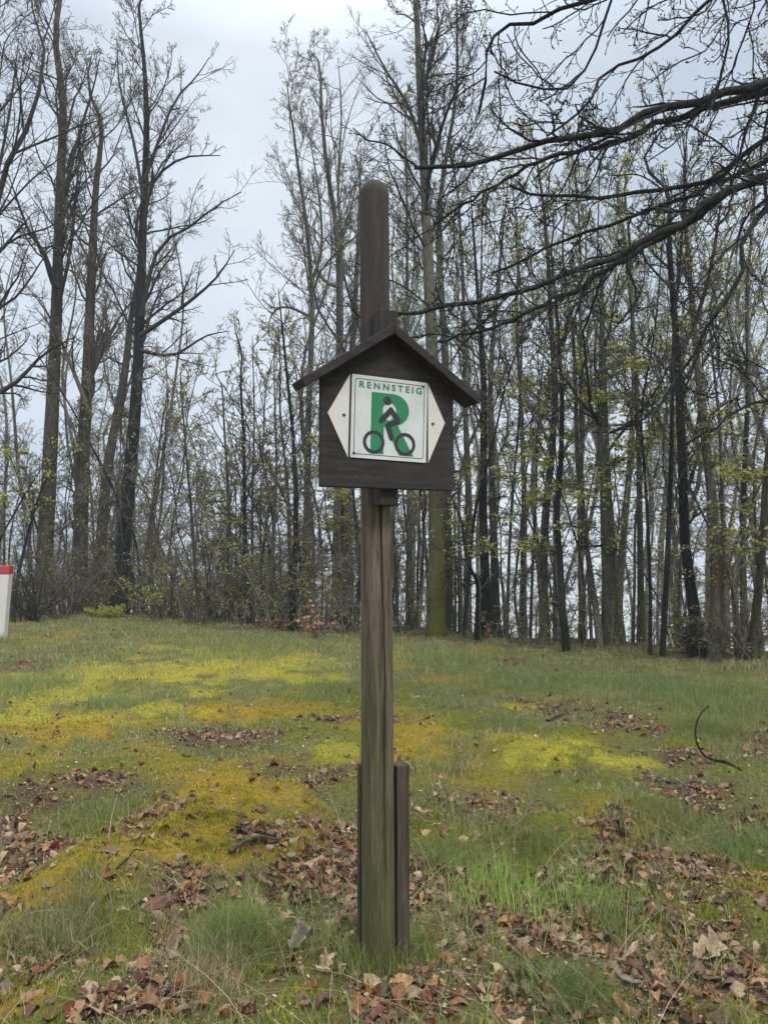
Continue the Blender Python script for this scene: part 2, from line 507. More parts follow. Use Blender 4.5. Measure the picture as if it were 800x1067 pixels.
f2 = math_n(n, l, 'MULTIPLY', math_n(n, l, 'SUBTRACT', n2.outputs['Fac'], 0.5), 1.6, True)
l.new(mixc(n, l, f2, sc.outputs[0], (0.07, 0.05, 0.035)), p.inputs['Base Color'])
p.inputs['Roughness'].default_value = 0.95
p.inputs['Specular IOR Level'].default_value = 0.1
bump(n, l, n1.outputs['Fac'], p, 0.8, 0.03)
ground = link("ground", mesh_np("ground", np.stack([GX, GY, GZ], -1).reshape(-1, 3), Q, None, gc.reshape(-1, 3), True, [gm]))
tag(ground, kind="structure")

# ------------------------------------------------------------------ the signpost
def box_mesh(name, x0, x1, y0, y1, z0, z1, m, bev=0.004, segs=2):
    import bmesh
    bm = bmesh.new()
    bmesh.ops.create_cube(bm, size=1)
    for v in bm.verts:
        v.co = Vector((x0 + (v.co.x + .5) * (x1 - x0), y0 + (v.co.y + .5) * (y1 - y0), z0 + (v.co.z + .5) * (z1 - z0)))
    if bev:
        bmesh.ops.bevel(bm, geom=bm.edges[:], offset=bev, segments=segs, affect='EDGES', profile=0.5)
    me = bpy.data.meshes.new(name); bm.to_mesh(me); bm.free()
    me.materials.append(m)
    return me

def prism_mesh(name, poly, y0, y1, m, bev=0.0):
    """polygon in local X,Z pushed from y0 (front) to y1 (back)"""
    import bmesh
    bm = bmesh.new()
    fr = [bm.verts.new((x, y0, z)) for x, z in poly]
    bk = [bm.verts.new((x, y1, z)) for x, z in poly]
    nn = len(poly)
    bm.faces.new(fr); bm.faces.new(bk[::-1])
    for k in range(nn):
        bm.faces.new((fr[k], bk[k], bk[(k + 1) % nn], fr[(k + 1) % nn]))
    bmesh.ops.recalc_face_normals(bm, faces=bm.faces[:])
    if bev:
        bmesh.ops.bevel(bm, geom=bm.edges[:], offset=bev, segments=2, affect='EDGES', profile=0.5)
    me = bpy.data.meshes.new(name); bm.to_mesh(me); bm.free()
    me.materials.append(m)
    return me

def curve_mesh(name, loops, y, depth, m, grow_by=0.0):
    """filled 2D outlines (inner loops are holes), local X,Z, front face at y"""
    cu = bpy.data.curves.new(name, 'CURVE'); cu.dimensions = '2D'; cu.fill_mode = 'BOTH'; cu.extrude = depth / 2; cu.offset = grow_by
    for lp in loops:
        sp = cu.splines.new('POLY'); sp.points.add(len(lp) - 1)
        for k, (x, z) in enumerate(lp): sp.points[k].co = (x, z, 0, 1)
        sp.use_cyclic_u = True
    o = bpy.data.objects.new(name, cu); COL.objects.link(o)
    bpy.context.view_layer.update()
    me = bpy.data.meshes.new_from_object(o.evaluated_get(bpy.context.evaluated_depsgraph_get()))
    bpy.data.objects.remove(o)
    me.transform(Matrix(((1, 0, 0, 0), (0, 0, -1, y + depth / 2), (0, 1, 0, 0), (0, 0, 0, 1))))
    me.materials.clear(); me.materials.append(m)
    return me

def wood(name, dark, light, scale=(30, 30, 1.6), bstr=0.5, green=None, upper_tone=None):
    m, n, l, p = mat(name)
    v, tc = mapped(n, l, scale)
    a = noise(n, l, v, 1.6, 6, 0.65)
    b = noise(n, l, v, 7, 4, 0.7)
    r = ramp(n, [(0.36, dark), (0.66, light)])
    l.new(a.outputs['Fac'], r.inputs[0])
    vf, _ = mapped(n, l, (scale[0] * 2.6, scale[1] * 2.6, scale[2] * 1.2))
    fine = noise(n, l, vf, 4, 4, 0.75)
    ck = math_n(n, l, 'MULTIPLY', math_n(n, l, 'SUBTRACT', fine.outputs['Fac'], 0.52), 5.0, True)
    c = mixc(n, l, math_n(n, l, 'MULTIPLY', ck, 0.75), r.outputs[0], tuple(x * 0.45 for x in dark))
    if green:
        sp = n.new('ShaderNodeSeparateXYZ'); l.new(tc.outputs['Object'], sp.inputs[0])
        mr = n.new('ShaderNodeMapRange'); mr.inputs['From Min'].default_value = green[1]; mr.inputs['From Max'].default_value = 0.05
        l.new(sp.outputs['Z'], mr.inputs['Value'])
        v2, _ = mapped(n, l, (16, 16, 2.2))
        g = noise(n, l, v2, 1.0, 5, 0.7)
        f = math_n(n, l, 'MULTIPLY', math_n(n, l, 'ADD', math_n(n, l, 'MULTIPLY', g.outputs['Fac'], 1.5), -0.2), mr.outputs[0])
        f = math_n(n, l, 'MULTIPLY', f, green[2], True)
        c = mixc(n, l, f, c, green[0])
    if upper_tone:
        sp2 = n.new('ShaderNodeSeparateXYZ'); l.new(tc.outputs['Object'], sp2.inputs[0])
        ms = n.new('ShaderNodeMapRange'); ms.inputs['From Min'].default_value = upper_tone[1] - 0.25; ms.inputs['From Max'].default_value = upper_tone[1] + 0.3
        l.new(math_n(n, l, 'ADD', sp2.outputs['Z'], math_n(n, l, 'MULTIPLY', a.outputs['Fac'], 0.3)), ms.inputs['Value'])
        c = mixc(n, l, math_n(n, l, 'MULTIPLY', ms.outputs[0], 0.82), c, upper_tone[0])
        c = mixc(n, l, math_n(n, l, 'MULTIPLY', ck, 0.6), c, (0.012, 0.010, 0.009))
    l.new(c, p.inputs['Base Color'])
    p.inputs['Roughness'].default_value = 0.82
    p.inputs['Specular IOR Level'].default_value = 0.25
    hsum = math_n(n, l, 'SUBTRACT', math_n(n, l, 'ADD', a.outputs['Fac'], b.outputs['Fac']), ck)
    bump(n, l, hsum, p, bstr, 0.006)
    return m
W_POLE = wood("weathered_pole", (0.062, 0.045, 0.032), (0.19, 0.15, 0.105), green=((0.06, 0.075, 0.014), 1.35, 1.25), upper_tone=((0.035, 0.028, 0.026), 2.0))  # pole colour blends to dark brown in its upper part
W_BOARD = wood("brown_stained_board", (0.021, 0.0175, 0.0175), (0.043, 0.036, 0.037), (4, 30, 34), 0.22)
W_BATTEN = wood("brown_stained_batten", (0.024, 0.020, 0.019), (0.050, 0.042, 0.040), (30, 30, 2), 0.35)
W_STAKE = wood("stake_wood", (0.04, 0.028, 0.022), (0.105, 0.074, 0.058), (34, 34, 2), 0.4, green=((0.06, 0.07, 0.02), 0.8, 0.35))

def painted(name, c, dirt, amount):
    m, n, l, p = mat(name)
    tc = n.new('ShaderNodeTexCoord')
    a = noise(n, l, tc.outputs['Object'], 9, 6, 0.7)
    b = noise(n, l, tc.outputs['Object'], 48, 3, 0.6)
    f = math_n(n, l, 'MULTIPLY', math_n(n, l, 'SUBTRACT', a.outputs['Fac'], 0.42), amount * 3, True)
    c1 = mixc(n, l, f, c, dirt)
    f2 = math_n(n, l, 'MULTIPLY', math_n(n, l, 'SUBTRACT', b.outputs['Fac'], 0.645), 7 * amount, True)
    l.new(mixc(n, l, f2, c1, tuple(x * 0.6 for x in dirt)), p.inputs['Base Color'])
    p.inputs['Roughness'].default_value = 0.45
    return m
PAINT_WHITE = painted("white_enamel", (0.56, 0.565, 0.565), (0.38, 0.41, 0.35), 0.6)
PAINT_CREAM = painted("white_painted_wood", (0.59, 0.57, 0.54), (0.44, 0.42, 0.37), 0.4)
PAINT_GREEN = painted("green_enamel", (0.008, 0.17, 0.065), (0.03, 0.2, 0.09), 0.25)
PAINT_BLACK = simple("charcoal_print", (0.022, 0.024, 0.028), 0.45)
SCREW = simple("dark_screw", (0.06, 0.055, 0.05), 0.45, 0.5, 0.8)

base = hit(394.5, 1000)
PB = at_depth(394.5, 1000, 2.89)
TURN = math.radians(24)
sp_root = thing("signpost", "weathered round wooden post with brown gabled board and white cycle route sign", "signpost", (float(PB[0]), 2.89, 0.0))
sp_root.rotation_euler = (0, 0, TURN)
PH = 2.955
# round post with a long drying crack and a domed top
K, S = 144, 90
zs = np.concatenate([np.linspace(-0.25, PH - 0.062, S - 9), PH - 0.062 + 0.062 * np.sin(np.linspace(0.12, math.pi / 2, 9))])
th = np.arange(K) * 2 * math.pi / K
rad0 = np.interp(zs, [0, PH], [0.0605, 0.0545])
dome = np.ones(len(zs)); dome[-9:] = np.sqrt(np.clip(1 - ((zs[-9:] - (PH - 0.062)) / 0.0622) ** 2, 0.0004, 1))
RR = (rad0 * dome)[:, None] * (1 + 0.02 * np.cos(2 * th + 0.6)[None] + 0.012 * (fbm(np.cos(th)[None] * 3 + 7, zs[:, None] * 1.2 + np.sin(th)[None] * 3, 5, 3) - 0.5) * 2)
crack = -math.pi / 2 - TURN + math.asin(0.42)
for j, z in enumerate(zs):
    kc = (crack + 0.10 * math.sin(z * 2.1) + 0.05 * math.sin(z * 7)) % (2 * math.pi)
    dlt = np.abs((th - kc + math.pi) % (2 * math.pi) - math.pi)
    amp = np.interp(z, [0.25, 0.7, 1.6, 1.85, 2.0], [0, 0.75, 0.7, 0.35, 0])
    RR[j] *= 1 - amp * np.clip(1 - dlt / 0.09, 0, 1) ** 0.7
lean = np.interp(zs, [0, PH], [0, -0.018])
c24, s24 = math.cos(-TURN), math.sin(-TURN)
PV = np.stack([RR * np.cos(th) + (lean * c24)[:, None], RR * np.sin(th) + (lean * s24)[:, None], np.broadcast_to(zs[:, None], RR.shape)], -1).reshape(-1, 3)
PV = np.vstack([PV, [[lean[-1] * c24, lean[-1] * s24, PH]]])
kk_ = np.arange(K); k2 = (kk_ + 1) % K
Qp = np.concatenate([np.stack([j * K + kk_, j * K + k2, (j + 1) * K + k2, (j + 1) * K + kk_], 1) for j in range(len(zs) - 1)])
Tp = np.stack([(len(zs) - 1) * K + kk_, (len(zs) - 1) * K + k2, np.full(K, len(PV) - 1)], 1)
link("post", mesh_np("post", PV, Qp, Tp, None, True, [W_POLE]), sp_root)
# stakes beside the foot
link("side_stake", box_mesh("side_stake", 0.061, 0.112, -0.032, 0.030, -0.2, 0.738, W_STAKE, 0.004), sp_root)
link("side_stake", box_mesh("side_stake", -0.060, -0.042, 0.040, 0.066, -0.2, 0.74, W_STAKE, 0.004), sp_root)
# batten between post and board
BF = -0.118                                              # front of the batten
link("batten", box_mesh("batten", -0.046, 0.026, BF, -0.051, 1.70, 2.418, W_BATTEN, 0.004), sp_root)
# gabled board
Y1, Y0 = BF - 0.001, BF - 0.026
X0, X1 = -0.282, 0.243
ZB, ZA, XA = 1.758, 2.304, -0.026
TIPL, TIPR = (X0 - 0.074, 2.090), (X1 + 0.076, 2.082)
ZL = ZA + (TIPL[1] - ZA) * (XA - X0) / (XA - TIPL[0]) + 0.006
ZR = ZA + (TIPR[1] - ZA) * (X1 - XA) / (TIPR[0] - XA) + 0.006
link("board", prism_mesh("board", [(X0, ZB), (X1, ZB), (X1, ZR), (XA, ZA + 0.007), (X0, ZL)], Y0, Y1, W_BOARD, 0.004), sp_root)
def plank(xa, za, xb, zb, t, y0, y1):
    d = Vector((xb - xa, zb - za)).normalized(); nn = Vector((-d.y, d.x))
    if nn.y < 0: nn = -nn
    return [(xa, za), (xb, zb), (xb + nn.x * t, zb + nn.y * t), (xa + nn.x * t * 0.0, za + t / max(0.3, nn.y))]
link("roof_board", prism_mesh("roof_board", plank(XA, ZA + 0.003, TIPL[0], TIPL[1], 0.030, 0, 0), Y0 - 0.055, Y1 + 0.03, W_BOARD, 0.003), sp_root)
link("roof_board", prism_mesh("roof_board", plank(XA + 0.001, ZA + 0.003, TIPR[0], TIPR[1], 0.030, 0, 0), Y0 - 0.055, Y1 + 0.03, W_BOARD, 0.003), sp_root)

# the square enamel plate, its print and the two arrow halves
PX0, PX1, PZT, PZB = -0.171, 0.127, 2.157, 1.861
PW, PHT = PX1 - PX0, PZT - PZB
def uv(px, py):
    u = (px - 190) / 428.0
    v = (py - (103 + 57 * u)) / (460 - 20 * u)
    return uvn(u, v)
SKEW = math.radians(-1.4)                                 # the plate hangs a little crooked
def uvn(u, v):
    a, b = (u - 0.5) * PW, (0.5 - v) * PHT
    return (PX0 + PW / 2 + a * math.cos(SKEW) - b * math.sin(SKEW), PZT - PHT / 2 + a * math.sin(SKEW) + b * math.cos(SKEW))
FACE = Y0 - 0.004
def rrect(u0, v0, u1, v1, r, k=6):
    out = []
    for (cu, cv, a0) in ((u1 - r, v1 - r, 0), (u0 + r, v1 - r, 90), (u0 + r, v0 + r, 180), (u1 - r, v0 + r, 270)):
        for j in range(k + 1):
            a = math.radians(a0 + 90 * j / k)
            out.append(uvn(cu + r * math.cos(a), cv + r * math.sin(a)))
    return out
plate = link("sign_plate", prism_mesh("sign_plate", rrect(0, 0, 1, 1, 0.012, 3), FACE, Y0 - 0.0005, PAINT_WHITE), sp_root)
link("border_line", curve_mesh("border_line", [rrect(0.040, 0.043, 0.962, 0.957, 0.035), rrect(0.048, 0.051, 0.954, 0.949, 0.03)], FACE - 0.0006, 0.0005, PAINT_BLACK), plate)
def circ(u, v, r, k=40):
    c = uvn(u, v)
    return [(c[0] + r * PW * math.cos(2 * math.pi * j / k), c[1] + r * PW * math.sin(2 * math.pi * j / k)) for j in range(k)]
def arc(cu, cv, ru, rv, a0, a1, k=14):
    return [uvn(cu + ru * math.cos(math.radians(a0 + (a1 - a0) * j / k)), cv - rv * math.sin(math.radians(a0 + (a1 - a0) * j / k))) for j in range(k + 1)]
outer = [uvn(0.255, 0.935), uvn(0.255, 0.19), uvn(0.54, 0.19)] + arc(0.54, 0.385, 0.215, 0.195, 90, -72) + [uvn(0.825, 0.935), uvn(0.635, 0.935), uvn(0.445, 0.60), uvn(0.425, 0.60), uvn(0.425, 0.935)]
inner = [uvn(0.41, 0.475)] + arc(0.495, 0.40, 0.09, 0.095, 205, -60) + [uvn(0.50, 0.52), uvn(0.46, 0.515)]
link("route_letter", curve_mesh("route_letter", [outer, inner], FACE - 0.0007, 0.0006, PAINT_GREEN), plate)
rider = [uv(*q) for q in ((344, 362), (350, 352), (404, 293), (412, 293), (463, 360), (461, 372), (455, 384), (408, 399), (428, 464), (424, 472), (414, 474), (406, 467), (381, 397), (382, 386), (390, 379), (434, 363), (409, 327), (360, 379), (350, 376))]
link("cyclist_figure", curve_mesh("cyclist_figure", [rider], FACE - 0.0012, 0.0010, PAINT_BLACK, 0.0016), plate)
link("cyclist_head", curve_mesh("cyclist_head", [circ(0.464, 0.278, 0.054)], FACE - 0.0012, 0.0010, PAINT_BLACK), plate)
link("wheel_ring", curve_mesh("wheel_ring", [circ(0.297, 0.797, 0.140), circ(0.297, 0.797, 0.100)], FACE - 0.0014, 0.0012, PAINT_BLACK), plate)
link("wheel_ring", curve_mesh("wheel_ring", [circ(0.708, 0.793, 0.140), circ(0.708, 0.793, 0.100)], FACE - 0.0014, 0.0012, PAINT_BLACK), plate)
fc = bpy.data.curves.new("lettering", 'FONT')
fc.body = "RENNSTEIG"; fc.size = 0.04; fc.space_character = 1.5; fc.offset = 0.0014; fc.extrude = 0.00025
fo = bpy.data.objects.new("lettering", fc); COL.objects.link(fo)
bpy.context.view_layer.update()
lm = bpy.data.meshes.new_from_object(fo.evaluated_get(bpy.context.evaluated_depsgraph_get()))
bpy.data.objects.remove(fo)
co = np.empty(len(lm.vertices) * 3, np.float32); lm.vertices.foreach_get("co", co); co = co.reshape(-1, 3)
mn, mx = co.min(0), co.max(0)
nc = np.empty_like(co)
for k in range(len(co)):
    nc[k, 0], nc[k, 2] = uvn(0.095 + (co[k, 0] - mn[0]) / (mx[0] - mn[0]) * 0.83, 0.155 - (co[k, 1] - mn[1]) / (mx[1] - mn[1]) * 0.083)
nc[:, 1] = FACE - 0.0004 - co[:, 2]
lm.vertices.foreach_set("co", nc.ravel()); lm.materials.clear(); lm.materials.append(PAINT_GREEN); lm.update()
link("lettering", lm, plate)

def disc(name, x, z, y, r, m, parent, h=0.002, k=14):
    poly = [(x + r * math.cos(2 * math.pi * j / k), z + r * math.sin(2 * math.pi * j / k)) for j in range(k)]
    return link(name, prism_mesh(name, poly, y - h, y, m, 0.0004), parent)
for (qx, qy) in ((592, 180), (209, 541)):
    x, z = uv(qx, qy); disc("screw", x, z, FACE - 0.0002, 0.0052, SCREW, plate)
for pts, hole in ((((179, 104), (65, 317), (179, 566)), (151, 331)), (((622, 163), (727, 383), (632, 601)), (655, 387))):
    q = [uv(*a) for a in pts]
    ar = link("arrow_plate", prism_mesh("arrow_plate", q, Y0 - 0.0035, Y0 - 0.0005, PAINT_CREAM, 0.0006), sp_root)
    x, z = uv(*hole); disc("screw", x, z, Y0 - 0.0036, 0.0058, SCREW, ar)
disc("bolt", 0.02, 1.735, BF, 0.008, SCREW, sp_root, 0.004)

# ------------------------------------------------------------------ white marker post with red top
b = hit(2, 664)
mk = thing("marker_post", "white painted boundary post with red top at the left edge", "marker post", tuple(map(float, b)))
d_ = b[1]; u_ = d_ / FPX
def frustum(z0, z1, w0, w1, lx):
    out = []
    for z, w in ((z0, w0), (z1, w1)):
        c = lx * z
        out += [(c - w, -w, z), (c + w, -w, z), (c + w, w, z), (c - w, w, z)]
    return out
def frustum_mesh(name, fr, m):
    import bmesh
    bm = bmesh.new(); v = [bm.verts.new(a) for a in fr]
    for f in ((0, 1, 5, 4), (1, 2, 6, 5), (2, 3, 7, 6), (3, 0, 4, 7), (4, 5, 6, 7), (3, 2, 1, 0)):
        bm.faces.new([v[k] for k in f])
    bmesh.ops.bevel(bm, geom=bm.edges[:], offset=0.012, segments=2, affect='EDGES', profile=0.5)
    me = bpy.data.meshes.new(name); bm.to_mesh(me); bm.free(); me.materials.append(m); return me
H_ = 74 * u_
link("shaft", frustum_mesh("shaft", frustum(-0.2, H_ - 9 * u_, 4.2 * u_, 4.7 * u_, 0.055), PAINT_CREAM), mk)
PAINT_RED = painted("red_paint", (0.42, 0.035, 0.055), (0.33, 0.06, 0.06), 0.3)
link("red_top", frustum_mesh("red_top", frustum(H_ - 9 * u_ + 0.001, H_, 5.0 * u_, 5.0 * u_, 0.055), PAINT_RED), mk)

# ------------------------------------------------------------------ trees
def build_tree(name, label, cat, trunk_pts, rad, bmat, tmat, lmat, rng, loc, cs=0.4, n1=16, len1=2.6, ang1=(30, 60), trop=0.09, n2=6, n3=5, n4=4, leaves=0, leafsize=0.042, flat=0.0, group=None, low=0, limbs=(), rpow=0.75, rtip=0.02, flare=1.5, K=12, twig=0.0042):
    """trunk_pts relative to loc, limbs: traced main limbs (points, start radius)"""
    root = thing(name, label, cat, loc, group)
    S = 26
    tp = catmull(trunk_pts, S)
    tt = np.linspace(0, 1, S)
    L = np.linalg.norm(np.diff(tp, axis=0), axis=1).sum()
    tr = rad * (1 - tt) ** rpow * (1 - rtip) + rad * rtip + 0.004
    tr = tr * (1 + (flare - 1) * np.exp(-tt * L / 0.35))
    tp[0, 2] -= 0.3
    V, Q = tubes(tp[None], tr[None], K)
    ang = np.tile(np.arange(K), S)
    jitter = 1 + 0.10 * (fbm(ang * 0.9, V[:, 2] * 0.9, int(rng.integers(999)), 3) - 0.5) * 2
    cen = np.repeat(tp, K, axis=0)
    V = cen + (V - cen) * jitter[:, None]
    link("trunk", mesh_np("trunk", V, Q, None, None, True, [bmat]), root)
    pp = Parts()
    lv = []
    L1s = []
    if n1:
        l1, r1 = grow(tp[None], tr[None], n1, cs, 0.985, ang1, len1, 9, 0.15, trop, 0.32, 0.007, rng, flat, rel=False)
        L1s.append((l1, r1))
    for (lp, lr) in limbs:
        q = catmull(lp, 9)
        L1s.append((q[None], (lr * (1 - np.linspace(0, 1, 9)) ** 0.8 + 0.008)[None]))
    if low:
        l1b, r1b = grow(tp[None], tr[None], low, 0.1, cs, (55, 100), len1 * 0.4, 9, 0.12, 0.0, 0.22, 0.006, rng, flat, rel=False)
        L1s.append((l1b, r1b))
    l1 = np.concatenate([a for a, _ in L1s]); r1 = np.concatenate([a for _, a in L1s])
    V, Q = tubes(l1, r1, 6); pp.add(V, Q)
    l2, r2 = grow(l1, r1, n2, 0.18, 0.97, (28, 62), 0.5, 6, 0.17, trop * 0.8, 0.55, 0.0055, rng, flat)
    V, Q = tubes(l2, r2, 4); pp.add(V, Q)
    l3, r3 = grow(l2, r2, n3, 0.15, 0.97, (28, 65), 0.52, 5, 0.2, trop * 0.6, 0.6, twig, rng, flat)
    V, Q = tubes(l3, r3, 3); pp.add(V, Q)
    ends = l3
    if n4:
        l4, r4 = grow(l3, r3, n4, 0.2, 1.0, (25, 65), 0.6, 3, 0.22, trop * 0.5, 0.7, twig * 0.8, rng, flat)
        V, Q = tubes(l4, r4, 3); pp.add(V, Q)
        ends = l4
    if leaves:
        f = ends.reshape(-1, 3)
        nc_ = max(1, leaves // 5)
        pos = np.repeat(f[rng.integers(0, len(f), nc_)], 5, axis=0) + rng.normal(size=(nc_ * 5, 3)) * 0.045
        V, T = leaf_quads(pos, leafsize, rng, 0.5 if flat else 0.25)
        pp.add(V, None, T, None, 1)
    link("crown", pp.mesh("crown", [tmat, lmat]), root)
    return root

def traced(label, pts, wpx, bmat=BARK_GREY, tmat=TWIG_GREY, lmat=LEAF_OLIVE, top=None, wob=0.25, seed=0, cat="tree", name="bare_tree", back=0.0, limbs=(), **kw):
    """pts: photo pixels from the foot upward; top: height in metres at which it ends; back: metres behind the pixel's ground point"""
    rng = np.random.default_rng(seed + abs(int(pts[0][0])) * 7 + 11)
    b = hit(*pts[0])
    y0 = b[1] + back
    if pts[0][0] > 480 and top is not None and top > 7:       # the wood on the right stands lower against the sky
        top = EYE + (570 - (115 + 120 * rng.random())) / FPX * y0
    r0 = ray(*pts[0]); b = np.array([r0[0] * y0, y0, float(ground_z(r0[0] * y0, y0))])
    P = [b]
    drift = 0.0
    for q in pts[1:]:
        drift += rng.normal() * wob
        P.append(at_depth(q[0], q[1], y0 + drift))
    P = np.array(P)
    if top is not None and P[-1, 2] > top:
        P = P[P[:, 2] < top + 0.6]
    if top is not None and P[-1, 2] < top - 0.4:
        d = P[-1] - P[-2]; d = d / np.linalg.norm(d); d = d * 0.5 + np.array([0, 0, 0.5]); d /= np.linalg.norm(d)
        k = (top - P[-1, 2])
        P = np.vstack([P, P[-1] + d * k * 0.5 + rng.normal(size=3) * 0.1, P[-1] + d * k + rng.normal(size=3) * 0.2])
    if pts[0][0] > 480 and kw.get('n1', 0) > 20:
        kw.update(n1=15, n2=7, n3=5, n4=3, len1=kw['len1'] * 0.85)
    lim = []
    for (lp, lw) in limbs:
        dd = rng.normal() * 0.25
        q = np.array([at_depth(x, y, y0 + dd * k) for k, (x, y) in enumerate(lp)]) - b
        lim.append((q, lw * 0.37 * y0 / FPX))
    return build_tree(name, label, cat, P - b, wpx * 0.5 * y0 / FPX, bmat, tmat, lmat, rng, tuple(map(float, b)), limbs=lim, **kw)

BIG = dict(n1=26, n2=8, n3=6, n4=4)
SAP = dict(n1=14, n2=5, n3=4, n4=3, flare=1.2, K=8, rtip=0.06, name="sapling", cat="sapling")
# left-hand group
traced("tall dark trunk rising behind the white marker post, crown of upswept limbs", [(43, 648), (48, 560), (52, 480), (56, 400), (60, 300), (63, 200), (66, 110), (58, 40)], 17, BARK_BROWN, TWIG_DARK, top=17.5, cs=0.42, len1=3.4, ang1=(22, 45), leaves=1500, back=2,
       limbs=[([(60, 300), (45, 260), (30, 240), (5, 170)], 6), ([(62, 230), (80, 150), (98, 90), (104, 60)], 6), ([(58, 330), (72, 270), (80, 200), (85, 120)], 5)], **BIG)
traced("straight brown trunk between the dark edge trunk and the forked leaning trunk", [(81, 648), (84, 560), (87, 470), (91, 400), (95, 300), (100, 200), (106, 130)], 17, BARK_BROWN, TWIG_BROWN, top=14, cs=0.35, len1=3.0, ang1=(30, 60), leaves=1600, back=2.5,
       limbs=[([(90, 420), (70, 370), (52, 330), (30, 300)], 6), ([(92, 400), (110, 360), (125, 330), (150, 300)], 6)], low=5, **BIG)
traced("brown trunk leaning right and crossing behind the black trunk", [(101, 646), (106, 560), (112, 490), (121, 440), (130, 390), (137, 330), (146, 270)], 13, BARK_BROWN, TWIG_BROWN, top=11.5, cs=0.45, len1=2.4, leaves=500, back=2.2, low=3, **BIG)
traced("black wet trunk leaning slightly right with a tall spreading crown at the left", [(123, 635), (129, 570), (137, 480), (143, 400), (147, 300), (150, 215), (153, 130), (150, 60), (145, 5)], 15, BARK_BLACK, TWIG_DARK, top=16.5, cs=0.36, len1=2.7, ang1=(25, 55), leaves=1400, trop=0.11, back=0,
       limbs=[([(147, 330), (165, 260), (200, 235), (225, 215), (252, 200)], 6), ([(146, 350), (190, 320), (225, 290), (245, 260)], 6), ([(149, 240), (160, 190), (190, 165), (230, 162)], 5), ([(150, 210), (140, 150), (125, 90), (122, 40)], 5), ([(150, 190), (180, 110), (205, 80), (218, 60)], 4.5), ([(146, 365), (180, 370), (215, 350), (240, 345)], 5)], low=4, **BIG)
traced("tree cut by the left edge with one bare limb curving up into the sky", [(-42, 650), (-38, 560), (-30, 450), (-22, 350), (-16, 260)], 18, BARK_BROWN, TWIG_DARK, top=15, cs=0.35, len1=3.2, leaves=2200, back=1.0,
       limbs=[([(-20, 300), (5, 180), (30, 130), (47, 60), (33, 5), (30, -30)], 9), ([(-25, 420), (15, 400), (45, 370), (80, 350)], 7), ([(-20, 330), (-5, 200), (10, 120), (20, 40)], 6)], low=5, **BIG)
traced("dark bent stem leaning out of the brush beside the white marker post", [(14, 648), (18, 610), (26, 570), (40, 520), (62, 470), (75, 430)], 4, BARK_BLACK, TWIG_DARK, LEAF_SPRING, top=3.4, cs=0.35, len1=1.2, leaves=250, leafsize=0.07, **SAP)
# saplings left of the sign
for lab, pts, w, mt, tp_ in (
    ("thin crooked sapling nearest right of the black trunk", [(209, 651), (205, 610), (200, 540), (194, 470), (188, 390), (184, 330)], 4.0, BARK_BROWN, 5.2),
    ("slender upright sapling with dark stem, second right of the black trunk", [(234, 648), (237, 600), (238, 520), (234, 450), (231, 400), (226, 320)], 4.2, BARK_BROWN, 5.4),
    ("dark slim sapling of a close pair midway between black trunk and sign", [(259, 650), (257, 600), (255, 540), (254, 460), (251, 400), (247, 300)], 5.4, BARK_BLACK, 6.0),
    ("thinner sapling of the close pair midway between black trunk and sign", [(264, 648), (263, 590), (263, 520), (265, 440), (263, 350)], 3.4, BARK_BROWN, 5.6),
    ("thin straight sapling between the close pair and the forked dark stem", [(280, 651), (283, 600), (286, 540), (288, 480), (286, 400)], 3.2, BARK_BROWN, 6.5),
    ("dark stem forking just above the grass left of the sign, right fork", [(305, 657), (306, 610), (308, 560), (308, 510), (305, 450), (299, 390), (290, 300)], 6.2, BARK_BLACK, 6.6),
    ("dark stem forking just above the grass left of the sign, left fork", [(301, 657), (302, 610), (301, 550), (299, 500), (292, 430)], 4.2, BARK_BROWN, 6.0),
    ("faint sapling close behind the black trunk", [(150, 640), (158, 590), (168, 530), (172, 460), (176, 400)], 3.8, BARK_BROWN, 5.4),
    ("thin sapling leaning right beside the foot of the black trunk", [(141, 641), (150, 590), (160, 520), (168, 450)], 3.4, BARK_BROWN, 6.0)):
    traced(lab, pts, w, mt, TWIG_BROWN if mt is BARK_BROWN else TWIG_DARK, LEAF_SPRING, top=tp_, cs=0.3, len1=1.5, ang1=(35, 65), leaves=260, leafsize=0.05, low=4, seed=3, **SAP)
# trees behind the sign and post
traced("grey tree with several upright limbs behind the left eave of the sign", [(319, 652), (320, 560), (321, 450), (324, 370), (325, 310), (320, 240), (312, 185), (305, 130)], 9, BARK_GREY, TWIG_GREY, top=13.5, cs=0.4, len1=2.6, ang1=(25, 55), leaves=300, back=4, trop=0.1,
       limbs=[([(324, 330), (300, 320), (285, 325), (278, 345)], 4), ([(322, 300), (335, 260), (332, 200), (322, 140)], 5)], **BIG)
traced("stout forked grey tree whose twin limbs rise left of the post top", [(351, 655), (352, 600), (353, 520), (354, 440), (354, 380), (354, 340), (353, 270), (348, 220), (340, 170), (334, 100)], 13, BARK_GREY, TWIG_GREY, top=15, cs=0.42, len1=2.4, ang1=(22, 50), leaves=300, back=5, trop=0.1,
       limbs=[([(354, 345), (356, 260), (352, 190), (356, 120), (352, 60)], 6), ([(354, 300), (335, 290), (325, 255), (318, 215)], 4)], low=3, **BIG)
traced("tan trunk half hidden by the sign board's lower left corner", [(363, 652), (363, 600), (362, 540), (361, 460), (366, 380), (372, 280)], 12, BARK_TAN, TWIG_GREY, top=13, cs=0.4, len1=2.0, leaves=400, back=6, low=4, **BIG)
